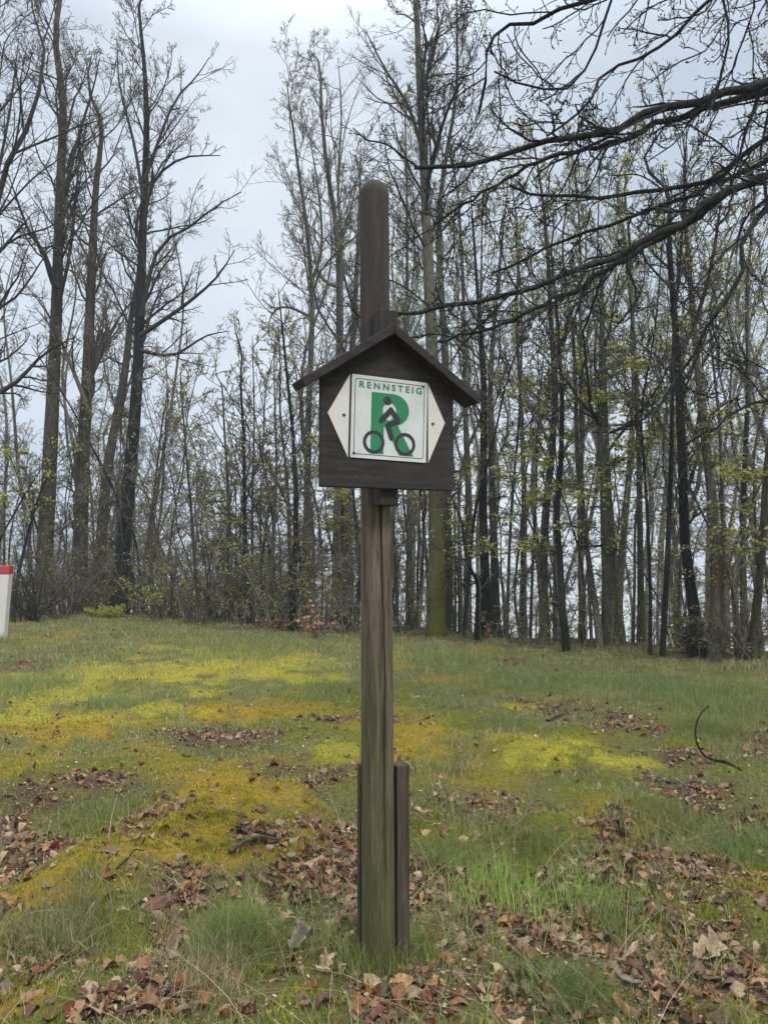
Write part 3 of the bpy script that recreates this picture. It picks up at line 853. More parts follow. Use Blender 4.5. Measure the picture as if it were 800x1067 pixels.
traced("moss covered trunk standing just right of the post", [(455, 664), (454.5, 600), (454, 510), (452, 430), (449, 340), (445, 250), (441, 160), (437, 80), (433, 0)], 17.5, BARK_MOSS, TWIG_DARK, LEAF_OLIVE, top=15, cs=0.45, len1=2.6, ang1=(25, 58), leaves=900, trop=0.1, back=0, flare=1.35,
       limbs=[([(443, 200), (455, 150), (470, 105), (490, 70)], 6), ([(441, 160), (425, 110), (400, 70), (380, 30)], 5), ([(438, 100), (450, 60), (462, 10)], 5)], low=3, **BIG)
traced("grey trunk close behind the mossy trunk, dark and straight", [(467, 656), (466, 560), (465, 450), (464, 380), (460, 310), (457, 240), (462, 180), (475, 100)], 10, BARK_GREY, TWIG_DARK, LEAF_OLIVE, top=14, cs=0.45, len1=2.4, leaves=900, back=2.5, **BIG)
traced("thin trunk seen between the post and the mossy trunk", [(428, 656), (427, 560), (425, 450), (424, 330), (424, 220), (422, 120)], 6.5, BARK_GREY, TWIG_GREY, LEAF_SPRING, top=13, cs=0.4, len1=1.8, leaves=1200, leafsize=0.06, back=4, **BIG)
traced("dark trunk of a touching pair between mossy trunk and forest, left one", [(507, 664), (505, 600), (503, 520), (504, 450), (503, 380), (497, 300), (490, 200)], 10.5, BARK_BLACK, TWIG_DARK, LEAF_SPRING, top=13, cs=0.4, len1=2.2, leaves=700, back=0.5, low=3, **BIG)
traced("greyer trunk of a touching pair between mossy trunk and forest, right one", [(517, 660), (515, 590), (513, 520), (511, 440), (512, 370), (520, 280), (530, 180)], 9, BARK_GREY, TWIG_GREY, LEAF_SPRING, top=13, cs=0.4, len1=2.2, leaves=600, back=1.2, low=2, **BIG)
traced("reddish brown trunk between the mossy trunk and the touching pair", [(487, 655), (487, 600), (488, 520), (485, 440), (484, 350), (480, 250)], 8.5, BARK_BROWN, TWIG_BROWN, LEAF_SPRING, top=13, cs=0.42, len1=1.9, leaves=700, back=5, low=2, **BIG)
traced("small dark Y-forked sapling in front of the touching pair of trunks", [(496, 666), (497, 640), (497, 608), (490, 592), (484, 570), (480, 540)], 4.6, BARK_BLACK, TWIG_DARK, LEAF_SPRING, top=2.6, cs=0.4, len1=0.8, leaves=120, limbs=[([(497, 608), (503, 595), (508, 580), (510, 560)], 3)], **SAP)
traced("curving thin stem climbing beside the left side of the mossy trunk", [(446, 664), (446, 620), (444, 580), (441, 550), (443, 520), (438, 480)], 4.2, BARK_BROWN, TWIG_BROWN, LEAF_SPRING, top=4.2, cs=0.35, len1=1.0, leaves=150, **SAP)
# the wood on the right
traced("dark trunk with lean to the right, left of the crooked black stem", [(568, 670), (566, 610), (568, 540), (574, 480), (578, 410), (574, 340), (570, 260)], 9.5, BARK_BROWN, TWIG_BROWN, LEAF_SPRING, top=12, cs=0.38, len1=2.2, leaves=900, low=3, **BIG)
traced("crooked black stem curving at its foot in the right-hand wood", [(591, 677), (586, 640), (583, 580), (580, 540), (584, 480), (585, 410), (580, 330), (574, 250)], 7, BARK_BLACK, TWIG_DARK, LEAF_SPRING, top=11, cs=0.35, len1=1.9, leaves=700, low=3, **BIG)
traced("broad straight dark trunk, thickest in the middle of the right-hand wood", [(636, 673), (634, 600), (631, 520), (628, 440), (627, 340), (626, 250), (630, 170)], 16.5, BARK_GREY, TWIG_DARK, LEAF_SPRING, top=13.5, cs=0.45, len1=2.3, leaves=700, low=3, limbs=[([(628, 450), (615, 425), (612, 395), (608, 350)], 5)], **BIG)
traced("thin brown trunk slanting left as it rises beside the broad straight trunk", [(626, 679), (621, 640), (614, 590), (607, 545), (602, 490), (600, 430), (597, 350)], 6.5, BARK_TAN, TWIG_BROWN, LEAF_SPRING, top=10.5, cs=0.4, len1=1.7, leaves=500, low=2, **BIG)
traced("tan trunk leaning right out from behind the broad straight trunk", [(642, 668), (645, 610), (650, 550), (656, 480), (660, 410), (658, 320), (655, 240)], 8.5, BARK_TAN, TWIG_BROWN, LEAF_SPRING, top=12, cs=0.42, len1=1.9, leaves=800, back=1.5, low=2, **BIG)
traced("grey trunk rising left of the thin black stem in the right-hand wood", [(668, 679), (667, 600), (666, 520), (664, 440), (660, 350), (650, 250)], 6.5, BARK_GREY, TWIG_GREY, LEAF_SPRING, top=11.5, cs=0.4, len1=1.8, leaves=800, back=0.8, **BIG)
traced("pencil thin stem at the foot of the grey trunk in the right-hand wood", [(677, 683), (677, 620), (675, 560), (672, 500), (668, 430)], 3.6, BARK_BLACK, TWIG_DARK, LEAF_SPRING, top=6.0, cs=0.35, len1=1.0, leaves=250, **SAP)
traced("thin black stem standing forward of the right-hand wood", [(689, 685), (692, 640), (695, 580), (697, 530), (699, 470), (700, 420), (702, 340)], 5.6, BARK_BLACK, TWIG_DARK, LEAF_SPRING, top=8.0, cs=0.38, len1=1.3, leaves=300, **SAP)
traced("dark forked trunk curving left upward from a leafy foot at the right", [(729, 682), (725, 650), (719, 610), (713, 560), (711, 490), (708, 420), (703, 340), (697, 260), (695, 200)], 11.5, BARK_BLACK, TWIG_DARK, LEAF_SPRING, top=12, cs=0.4, len1=2.2, leaves=600, limbs=[([(713, 520), (722, 490), (727, 478), (726, 440), (735, 400)], 5)], low=3, **BIG)
traced("smooth light brown trunk, the palest big trunk of the right-hand wood", [(746, 689), (746, 640), (745, 570), (740, 505), (733, 450), (728, 400), (722, 330), (715, 250), (712, 180)], 13, BARK_TAN, TWIG_BROWN, LEAF_SPRING, top=12.5, cs=0.45, len1=2.2, leaves=600, limbs=[([(722, 340), (735, 300), (745, 250), (752, 200)], 5)], low=2, **BIG)
traced("slim stem close beside the pale trunk on its right", [(753, 689), (752, 620), (752, 560), (751, 500), (749, 440)], 4, BARK_BROWN, TWIG_BROWN, LEAF_SPRING, top=6.5, cs=0.35, len1=1.2, leaves=300, **SAP)
traced("grey trunk between the pale trunk and the right edge", [(776, 684), (774, 610), (774, 540), (776, 470), (779, 400), (778, 300)], 6.5, BARK_GREY, TWIG_GREY, LEAF_SPRING, top=11, cs=0.4, len1=1.8, leaves=800, back=1.5, low=2, **BIG)
traced("brown stem leaning right toward the right edge of the wood", [(781, 688), (786, 650), (791, 600), (795, 550), (798, 490), (806, 420)], 8, BARK_BROWN, TWIG_BROWN, LEAF_SPRING, top=10, cs=0.4, len1=1.8, leaves=900, low=2, **BIG)
traced("brown trunk behind the crooked black stem, upright", [(606, 666), (605, 600), (604, 520), (607, 440), (604, 340)], 6, BARK_BROWN, TWIG_GREY, LEAF_SPRING, top=12, cs=0.4, len1=1.8, leaves=800, back=3, **BIG)
traced("slim trunk left of the leaning dark trunk, half way to the touching pair", [(545, 660), (545, 600), (546, 520), (543, 430), (538, 330)], 6.5, BARK_TAN, TWIG_GREY, LEAF_SPRING, top=12.5, cs=0.4, len1=2.0, leaves=900, back=3, **BIG)
traced("thin dark sapling right of the touching pair of trunks", [(528, 668), (529, 620), (531, 560), (535, 500), (541, 430)], 3.6, BARK_BROWN, TWIG_BROWN, LEAF_SPRING, top=6.5, cs=0.35, len1=1.3, leaves=400, **SAP)

# ------------------------------------------------------------------ trees farther back: a few kinds, copied one by one
GB = "bare trees farther back in the wood"
LB = "slim bare tree among the many that fill the wood farther back"
protos = []; HTS = []
for k in range(7):
    rng = np.random.default_rng(100 + k)
    Ht = 12 + 4 * rng.random(); HTS.append(Ht + 0.5)
    pts = np.array([[0, 0, 0]] + [[rng.normal() * 0.16 * j, rng.normal() * 0.16 * j, Ht * j / 5] for j in range(1, 6)])
    protos.append(build_tree("bare_tree", LB, "tree", pts, 0.05 + 0.05 * rng.random(), (BARK_GREY, BARK_TAN, BARK_BROWN)[k % 3], (TWIG_GREY, TWIG_BROWN)[k % 2], LEAF_OLIVE if k % 2 else LEAF_SPRING, rng, (0, 0, 0), cs=0.28, n1=17, len1=2.4, ang1=(24, 55), n2=6, n3=5, n4=3, leaves=1300, leafsize=0.043, low=5, group=GB, twig=0.006))
spots = []
rng = np.random.default_rng(55)
tries = 0
while len(spots) < 68 and tries < 6000:
    tries += 1
    y = 15 + 32 * rng.random() ** 0.9
    x = (rng.random() * 2 - 1) * (y * 0.56 + 1.5)
    dy = y - treeline(x)
    if dy < 2.2: continue
    pxl = 400 + x / y * 801
    if 165 < pxl < 300 and rng.random() < 0.8: continue
    if pxl < 165 and rng.random() < 0.35: continue
    if any((x - a) ** 2 + (y - b_) ** 2 < 1.3 for a, b_ in spots): continue
    spots.append((x, y))
for k, (x, y) in enumerate(spots):
    src = protos[k % 7]
    if k < 7:
        o = src
    else:
        o = src.copy(); COL.objects.link(o)
        for ch in src.children:
            c = ch.copy(); COL.objects.link(c); c.parent = o
    o.location = (x, y, float(ground_z(x, y)) - 0.05)
    o.rotation_euler = (0, 0, rng.random() * 6.283)
    pxl = 400 + x / y * 801
    lo, hi = (380, 480) if 165 < pxl < 300 else ((170, 380) if pxl <= 165 else ((120, 280) if pxl < 480 else (110, 300)))
    tall = EYE + (570 - (lo + (hi - lo) * rng.random())) / FPX * y - float(ground_z(x, y))
    sz = tall / HTS[k % 7]; s = 0.55 * sz + 0.45 * min(1.0, sz)
    o.scale = (s, s, sz)

# thin saplings crowding between the trunks, copied one by one
GS = "thin saplings crowding between the trunks"
sprot = []
for k in range(6):
    rng = np.random.default_rng(400 + k)
    Ht = 5.5
    bend = rng.normal(size=2) * 0.25
    pts = np.array([[0, 0, 0]] + [[bend[0] * j * j * 0.12 + rng.normal() * 0.07, bend[1] * j * j * 0.12 + rng.normal() * 0.07, Ht * j / 5] for j in range(1, 6)])
    sprot.append(build_tree("sapling", "thin twiggy sapling among the many crowding between the trunks of the wood", "sapling", pts, 0.02 + 0.014 * rng.random(), (BARK_BROWN, BARK_GREY, BARK_BLACK)[k % 3], (TWIG_PALE, TWIG_BROWN)[k % 2], LEAF_SPRING, rng, (0, 0, 0), cs=0.1, n1=20, len1=1.25, ang1=(35, 70), trop=0.05, n2=6, n3=5, n4=3, leaves=(140, 320, 60)[k % 3], leafsize=0.05, group=GS, flare=1.2, K=6, rtip=0.08, twig=0.0038))
rng = np.random.default_rng(56)
sp2 = []
while len(sp2) < 150:
    x = (rng.random() * 2 - 1) * 13
    y = treeline(x) + 0.3 + 9 * rng.random() ** 1.4
    if abs(x) > y * 0.56 + 0.6: continue
    if x / y > 0.05 and rng.random() < 0.62: continue
    if abs(400 + x / y * 801 - 128) < 16 and y < treeline(x) + 1.4: continue
    if any((x - a) ** 2 + (y - b_) ** 2 < 0.12 for a, b_ in sp2): continue
    sp2.append((x, y))
for k, (x, y) in enumerate(sp2):
    src = sprot[k % 6]
    if k < 6:
        o = src
    else:
        o = src.copy(); COL.objects.link(o)
        for ch in src.children:
            c = ch.copy(); COL.objects.link(c); c.parent = o
    o.location = (x, y, float(ground_z(x, y)) - 0.05)
    o.rotation_euler = (rng.normal() * 0.05, rng.normal() * 0.05, rng.random() * 6.283)
    q = 0.45 + 0.75 * rng.random() ** 1.3
    o.scale = (0.4 + 0.6 * q, 0.4 + 0.6 * q, q)

# ------------------------------------------------------------------ the tree outside the right edge with its overhanging limbs
rng = np.random.default_rng(301)
ty, tx = 5.6, 5.2
oz = float(ground_z(tx, ty))
ov = thing("overhanging_tree", "tree outside the right edge whose dark limbs hang across the upper right", "tree", (tx, ty, oz))
ob = np.array([tx, ty, oz])
tp = catmull(np.array([[0, 0, -0.3], [0.05, 0, 1.5], [-0.05, 0.1, 3.5], [0.1, 0.1, 6], [0.0, 0.2, 9], [0.2, 0.3, 12]]), 24)
tr = 0.27 * (1 - np.linspace(0, 1, 24)) ** 0.7 + 0.02; tr[0] *= 1.4
V, Q = tubes(tp[None], tr[None], 14)
link("trunk", mesh_np("trunk", V, Q, None, None, True, [BARK_GREY]), ov)
LIMBS = [  # photo pixels along the limb, its depth at both ends, thickness in pixels where it enters the picture
    ([(860, 75), (800, 87), (740, 101), (690, 114), (630, 134), (575, 147), (520, 163), (470, 171), (430, 174)], 5.4, 5.0, 15, 1.0),
    ([(840, 110), (800, 140), (770, 166), (745, 190), (700, 194), (650, 202), (590, 204), (530, 196)], 5.5, 5.9, 10, 1.0),
    ([(850, 172), (800, 183), (745, 205), (700, 236), (650, 261), (600, 283), (540, 304), (470, 318), (410, 328)], 5.3, 4.8, 13, 0.9),
    ([(760, 197), (715, 232), (680, 252), (640, 276), (600, 300), (550, 325), (500, 345), (455, 356)], 5.3, 5.4, 8, 0.8),
    ([(840, 160), (800, 168), (760, 185), (720, 205), (670, 222), (620, 240), (560, 262), (510, 285)], 5.8, 6.2, 8, 0.9),
    ([(830, 190), (800, 218), (778, 245), (767, 290), (745, 335), (717, 375), (690, 420), (680, 455)], 5.0, 4.9, 8, 0.45),
    ([(850, 402), (800, 417), (765, 430), (735, 448), (715, 462)], 4.9, 4.7, 6, 0.5),
    ([(720, -45), (660, -18), (605, 2), (562, 20), (532, 27), (510, 48), (505, 85), (495, 120)], 4.9, 5.0, 9, 0.8),
    ([(668, -35), (640, 0), (622, 50), (598, 85), (572, 96), (545, 88), (515, 75)], 5.0, 5.2, 5, 0.8),
    ([(770, -30), (735, 5), (700, 40), (660, 62), (630, 80), (600, 120), (570, 140)], 5.6, 5.3, 6, 0.9),
    ([(765, -30), (756, 10), (757, 45), (749, 88), (740, 120)], 4.8, 4.9, 5, 0.6),
    ([(820, -20), (785, 15), (770, 50), (765, 75), (760, 95)], 5.4, 5.5, 4, 0.8),
    ([(800, 95), (740, 112), (680, 128), (640, 150), (590, 158), (540, 180), (495, 205), (450, 235)], 5.7, 6.0, 7, 1.0),
]
for k, (pts, ya, yb, w, dens) in enumerate(LIMBS):
    q = np.array([at_depth(x, y, ya + (yb - ya) * j / (len(pts) - 1) + rng.normal() * 0.06) for j, (x, y) in enumerate(pts)]) - ob
    # carry the limb back to the trunk
    if pts[0][0] > 800:
        z0 = q[0, 2] * 0.75
        q = np.vstack([[0.0, 0.0, z0], q])
    elif pts[0][1] < 0:
        z0 = q[0, 2] + 0.5
        q = np.vstack([[0.0, 0.0, z0 + 0.2], [(q[0, 0]) * 0.5, q[0, 1] * 0.5, z0 + 0.55], q])
    S = 30
    m = catmull(q, S)
    m[2:] += rng.normal(size=(S - 2, 3)) * 0.012
    r0 = w * 0.44 * ya / FPX
    rd = r0 * (1.15 - 0.95 * np.linspace(0, 1, S) ** 0.9) + 0.004
    pp = Parts()
    V, Q = tubes(m[None], rd[None], 10); pp.add(V, Q)
    nb = max(4, int(20 * dens))
    l2, r2 = grow(m[None], rd[None], nb, 0.28, 1.0, (22, 60), 0.95, 9, 0.2, -0.01, 0.45, 0.005, rng, rel=False, lpow=0.45)
    V, Q = tubes(l2, r2, 6); pp.add(V, Q)
    l3, r3 = grow(l2, r2, 6, 0.12, 1.0, (28, 65), 0.45, 6, 0.22, 0.01, 0.6, 0.0028, rng)
    V, Q = tubes(l3, r3, 4); pp.add(V, Q)
    l4, r4 = grow(l3, r3, 3, 0.15, 1.0, (30, 65), 0.42, 4, 0.25, 0.03, 0.75, 0.0022, rng)
    V, Q = tubes(l4, r4, 4); pp.add(V, Q)
    # swollen buds on the twig tips
    tips = np.concatenate([l4[:, -2:], l3[:, -2:]]); d = tips[:, 1] - tips[:, 0]; d /= np.linalg.norm(d, axis=1, keepdims=True)
    e = tips[:, 1]
    bp = np.stack([e - d * 0.002, e + d * 0.008, e + d * 0.022], 1)
    V, Q = tubes(bp, np.broadcast_to(np.array([[0.0026, 0.0046, 0.0008]]), (len(e), 3)), 4); pp.add(V, Q)
    link("limb", pp.mesh("limb", [BARK_LIMB]), ov)

# ------------------------------------------------------------------ shrubs, brush and leafy saplings at the wood's edge
def shrub(label, px, py, h, n, spread, tm, lm, leaves, ls, name="shrub", cat="shrub", back=0.0, seed=0, flat=0.0):
    rng = np.random.default_rng(seed + px)
    b = hit(px, py); b = np.array([ray(px, py)[0] * (b[1] + back), b[1] + back, 0]); b[2] = float(ground_z(b[0], b[1]))
    root = thing(name, label, cat, tuple(map(float, b)))
    st = np.zeros((n, 6, 3))
    d = rng.normal(size=(n, 3)) * spread; d[:, 2] = 1; d /= np.linalg.norm(d, axis=1, keepdims=True)
    st[:, 0] = rng.normal(size=(n, 3)) * np.array([0.12, 0.12, 0]); st[:, 0, 2] = -0.05
    L = h * (0.55 + 0.5 * rng.random(n))
    p = st[:, 0]
    for s in range(1, 6):
        d = d + rng.normal(size=(n, 3)) * 0.13; d /= np.linalg.norm(d, axis=1, keepdims=True)
        p = p + d * (L / 5)[:, None]; st[:, s] = p
    rd = np.broadcast_to((0.006 + 0.006 * h) * (1 - np.linspace(0, 1, 6)) + 0.004, (n, 6))
    pp = Parts(); V, Q = tubes(st, rd, 5); pp.add(V, Q)
    l2, r2 = grow(st, rd, 7, 0.2, 1, (30, 70), 0.4, 5, 0.2, 0.03, 0.6, 0.004, rng, flat); V, Q = tubes(l2, r2, 3); pp.add(V, Q)
    l3, r3 = grow(l2, r2, 5, 0.2, 1, (30, 70), 0.5, 3, 0.2, 0.03, 0.7, 0.0035, rng, flat); V, Q = tubes(l3, r3, 3); pp.add(V, Q)
    link("stems", pp.mesh("stems", [tm]), root)
    if leaves:
        f = l3.reshape(-1, 3); pos = f[rng.integers(0, len(f), leaves)] + rng.normal(size=(leaves, 3)) * 0.02
        V, T = leaf_quads(pos, ls, rng, 0.3)
        link("foliage", mesh_np("foliage", V, None, T, None, False, [lm]), root)
    return root
shrub("low shrub with dry copper leaves at the wood edge left of the post", 336, 663, 0.72, 6, 0.6, TWIG_BROWN, LEAF_COPPER, 190, 0.07)
shrub("small sprig of pale copper leaves left of the larger copper shrub", 291, 655, 0.45, 4, 0.5, TWIG_BROWN, LEAF_COPPER, 110, 0.07)
shrub("dark many-stemmed bare bush just right of the white marker post", 32, 648, 1.9, 16, 0.6, TWIG_DARK, LEAF_OLIVE, 200, 0.05, seed=1)
shrub("tangled bare brown bush in front of the two brown trunks", 72, 646, 2.0, 16, 0.6, TWIG_BROWN, LEAF_OLIVE, 250, 0.05, back=0.8)
shrub("bare brown bush at the foot of the leaning brown trunk", 105, 642, 1.8, 14, 0.55, TWIG_BROWN, LEAF_OLIVE, 300, 0.05, back=0.8)
shrub("bright green low bushy mound at the foot of the black trunk", 112, 643, 0.42, 24, 1.1, TWIG_BROWN, LEAF_SPRING, 2600, 0.055)
shrub("leafy green bush between the black trunk and the nearest sapling", 172, 648, 1.2, 12, 0.55, TWIG_BROWN, LEAF_SPRING, 600, 0.06, back=0.6)
shrub("pale green bush at the foot of the slender upright sapling", 226, 650, 1.5, 12, 0.5, TWIG_BROWN, LEAF_SPRING, 700, 0.06, back=1.2)
shrub("green leafy bush behind the thin straight sapling", 288, 652, 1.6, 12, 0.5, TWIG_BROWN, LEAF_SPRING, 800, 0.06, back=1.5)
shrub("leafy foot shrub with a few copper leaves under the dark forked trunk", 727, 686, 0.9, 9, 0.35, TWIG_BROWN, LEAF_COPPER, 90, 0.06)
shrub("dark green sprouting bush around the foot of the dark forked trunk", 722, 684, 0.8, 12, 0.3, TWIG_DARK, LEAF_OLIVE, 700, 0.05, seed=5)
shrub("brown twiggy bush between the pale trunk and the right edge", 770, 688, 1.1, 14, 0.55, TWIG_BROWN, LEAF_OLIVE, 200, 0.05)
shrub("small copper-leaved sprig at the foot of the touching pair of trunks", 517, 664, 0.35, 4, 0.5, TWIG_BROWN, LEAF_COPPER, 60, 0.07)

def leafy(label, px, py, w, top, tier0, leaves, back, seed, lean=0.0, L=1.5):
    rng = np.random.default_rng(seed)
    return traced(label, [(px, py), (px + lean * 0.4, py - 70), (px + lean, py - 150)], w, BARK_BROWN, TWIG_BROWN, LEAF_SPRING, top=top, cs=tier0, len1=L, ang1=(65, 95), leaves=leaves, leafsize=0.062, flat=0.75, seed=seed, n1=13, n2=6, n3=5, n4=3, flare=1.1, K=7, rtip=0.08, name="leafy_sapling", cat="sapling", back=back, trop=-0.01)
leafy("young tree with flat tiers of fresh green leaves between the sign's foot and copper shrub", 357, 656, 3.2, 4.0, 0.3, 1300, 1.0, 1)
leafy("fresh green leaf tiers just right of the mossy trunk", 474, 660, 2.8, 3.2, 0.4, 900, 1.2, 2)
leafy("young leafy tree between the touching pair and the leaning dark trunk", 552, 668, 3.0, 5.5, 0.4, 1400, 0.6, 3, 6)
leafy("young leafy tree in front of the crooked black stem's left side", 577, 672, 2.6, 3.0, 0.4, 700, 0.4, 4)
leafy("leafy sapling just left of the broad straight trunk", 616, 672, 3.0, 6.0, 0.45, 1500, 1.5, 5, -8)
leafy("leafy sapling between the broad straight trunk and the thin black stem", 659, 680, 3.0, 5.0, 0.4, 1500, 0.3, 6, 4)
leafy("leafy sapling behind the thin black stem", 706, 682, 2.8, 5.5, 0.45, 1300, 1.3, 7, 4)
leafy("leafy sapling nearest the right edge with bright sprays at head height", 792, 690, 3.2, 3.8, 0.4, 1200, 0.2, 8, -6)
leafy("bright green leafy branch tier beside the white marker post", 4, 646, 3.0, 4.2, 0.45, 900, 1.0, 9, 2)
leafy("young leafy tree right of the close pair of saplings", 272, 652, 2.6, 3.4, 0.35, 900, 1.0, 10)
leafy("young leafy tree between the two upright saplings left of the sign", 246, 650, 2.6, 3.0, 0.35, 800, 1.4, 11)
leafy("young leafy tree right of the post in the gap before the mossy trunk", 434, 658, 2.8, 4.6, 0.4, 900, 2.0, 12, 3)

# brush nobody could count, filling the floor of the wood
rng = np.random.default_rng(77)
n_ = 2500
bx = (rng.random(n_) * 2 - 1) * 17
by = treeline(bx) + 0.2 + 9 * rng.random(n_) ** 1.5
keep = (np.abs(bx) < by * 0.62 + 1) & ((bx / by < -0.02) | (rng.random(n_) < 0.6)) & ((np.abs(400 + bx / by * 801 - 127) > 13) | (by > treeline(bx) + 1.2))
bx, by = bx[keep], by[keep]; n_ = len(bx)
left = bx / by < -0.05
h_ = (0.35 + 1.25 * rng.random(n_) ** 2) * np.where(left, 1.7, 1.0)
st = np.zeros((n_, 5, 3)); st[:, 0] = np.stack([bx, by, ground_z(bx, by) - 0.03], 1)
d = rng.normal(size=(n_, 3)) * 0.38; d[:, 2] = 1; d /= np.linalg.norm(d, axis=1, keepdims=True); p_ = st[:, 0]
for s in range(1, 5):
    d = d + rng.normal(size=(n_, 3)) * 0.16; d /= np.linalg.norm(d, axis=1, keepdims=True)
    p_ = p_ + d * (h_ / 4)[:, None]; st[:, s] = p_
rd = (0.004 + 0.0035 * h_)[:, None] * (1 - np.linspace(0, 1, 5))[None] + 0.003
pp = Parts(); V, Q = tubes(st, rd, 4); pp.add(V, Q)
l2, r2 = grow(st, rd, 5, 0.2, 1, (30, 70), 0.42, 4, 0.2, 0.03, 0.6, 0.004, rng); V, Q = tubes(l2, r2, 3); pp.add(V, Q)
l3, r3 = grow(l2, r2, 4, 0.2, 1, (30, 70), 0.5, 3, 0.2, 0.03, 0.7, 0.0035, rng); V, Q = tubes(l3, r3, 3); pp.add(V, Q)
f = l3.reshape(-1, 3)
w_ = np.where(f[:, 0] / f[:, 1] < -0.05, 1.0, 0.55); w_ /= w_.sum()
pos = f[rng.choice(len(f), 22000, p=w_)] + rng.normal(size=(22000, 3)) * 0.03
V, T = leaf_quads(pos, 0.05, rng, 0.4); pp.add(V, None, T, None, 1)
pos = f[rng.choice(len(f), 1200)]; V, T = leaf_quads(pos, 0.06, rng, 0.4); pp.add(V, None, T, None, 2)
tag(link("undergrowth", pp.mesh("undergrowth", [TWIG_PALE, LEAF_SPRING, LEAF_COPPER])), "tangled twiggy brush with fresh green leaves along the floor of the wood", "undergrowth", kind="stuff")

# ------------------------------------------------------------------ grass, moss and leaf litter
def blades(x, y, h, w, lean, col, rng, segs=3, dirbias=None, z=None):
    N = len(x)
    a = rng.random(N) * 6.283
    side = np.stack([np.cos(a), np.sin(a), np.zeros(N)], 1)
    la = rng.random(N) * 6.283
    ld = np.stack([np.cos(la), np.sin(la), np.zeros(N)], 1)
    base_ = np.stack([x, y, (ground_z(x, y) if z is None else z) - 0.006], 1)
    t = np.linspace(0, 1, segs + 1)
    rows = []
    for k, tk in enumerate(t):
        c = base_ + np.array([0, 0, 1.0]) * (h * (tk - 0.28 * lean * tk ** 2))[:, None] + ld * (h * lean * tk ** 1.7)[:, None]
        if k < segs:
            ww = (w * 0.5 * (1 - tk ** 1.6 * 0.85))[:, None] * side
            rows += [c - ww, c + ww]
        else:
            rows.append(c)
    V = np.stack(rows, 1)
    nv = 2 * segs + 1
    b_ = np.arange(N)[:, None] * nv
    Q = np.concatenate([b_ + np.array([[2 * k, 2 * k + 1, 2 * k + 3, 2 * k + 2]]) for k in range(segs - 1)]) if segs > 1 else None
    T = b_ + np.array([[2 * segs - 2, 2 * segs - 1, 2 * segs]])
    C = np.repeat(col, nv, axis=0)
    return V.reshape(-1, 3), Q, T, C

def scatter(n, y0, y1, rng, pw=1.0, margin=0.4):
    """even over the trapezium of ground that can be seen"""
    y = np.sqrt(y0 ** 2 + (y1 ** 2 - y0 ** 2) * rng.random(n))
    x = (rng.random(n) * 2 - 1) * (y * 0.57 + margin + 0.5)
    k = y < treeline(x) + 1.2
    return x[k], y[k]

def pick(pal, n, rng, jit=0.18):
    pal = np.array(pal)
    c = pal[rng.integers(0, len(pal), n)]
    return c * (1 + (rng.random((n, 1)) * 2 - 1) * jit)

rng = np.random.default_rng(900)
GREEN = [(0.17, 0.21, 0.055), (0.21, 0.25, 0.075), (0.14, 0.175, 0.05), (0.22, 0.23, 0.09), (0.26, 0.28, 0.08)]
BLUEGREEN = [(0.20, 0.265, 0.095), (0.25, 0.30, 0.10), (0.17, 0.225, 0.07), (0.30, 0.29, 0.11)]
STRAW = [(0.42, 0.34, 0.19), (0.34, 0.26, 0.15), (0.48, 0.40, 0.25), (0.30, 0.24, 0.14)]
pp = Parts()
# near lawn: clumpy fine grass
def lawn(n, y0, y1, hmin, hmax, w, segs):
    x, y = scatter(n, y0, y1, rng)
    fy, fo, fg, fl = fields(x, y)
    dens = 0.10 + 1.05 * sstep(0.44, 0.62, fbm(x * 3.2, y * 3.2, 91, 4)) + 0.25 * sstep(7, 11, y)
    pr = dens * (1 - 0.92 * np.maximum(fy, fo)) * (1 - 0.72 * fg) * (1 - 0.5 * fl)
    k = rng.random(len(x)) < pr
    x, y = x[k], y[k]; N = len(x)
    tall = sstep(0.5, 0.72, fbm(x * 2.1, y * 2.1, 95, 3))
    h = (hmin + (hmax - hmin) * rng.random(N) ** 1.6) * (0.65 + 0.8 * tall)
    far = sstep(4.5, 8.0, y)
    c = pick(GREEN, N, rng) * (1 - far[:, None]) + pick(BLUEGREEN, N, rng) * far[:, None]
    dry = rng.random(N) < (0.20 + 0.26 * sstep(0.45, 0.65, fbm(x * 1.1, y * 1.1, 97, 3)))
    c[dry] = pick(STRAW, int(dry.sum()), rng)
    lean = 0.15 + 0.75 * rng.random(N) ** 1.3
    pp.add(*blades(x, y, h, np.full(N, w) * (0.7 + 0.6 * rng.random(N)), lean, c, rng, segs))
lawn(185000, 2.0, 4.6, 0.025, 0.09, 0.0034, 3)
lawn(165000, 4.6, 9.0, 0.03, 0.09, 0.0056, 2)
lawn(195000, 9.0, 19.0, 0.04, 0.12, 0.009, 2)
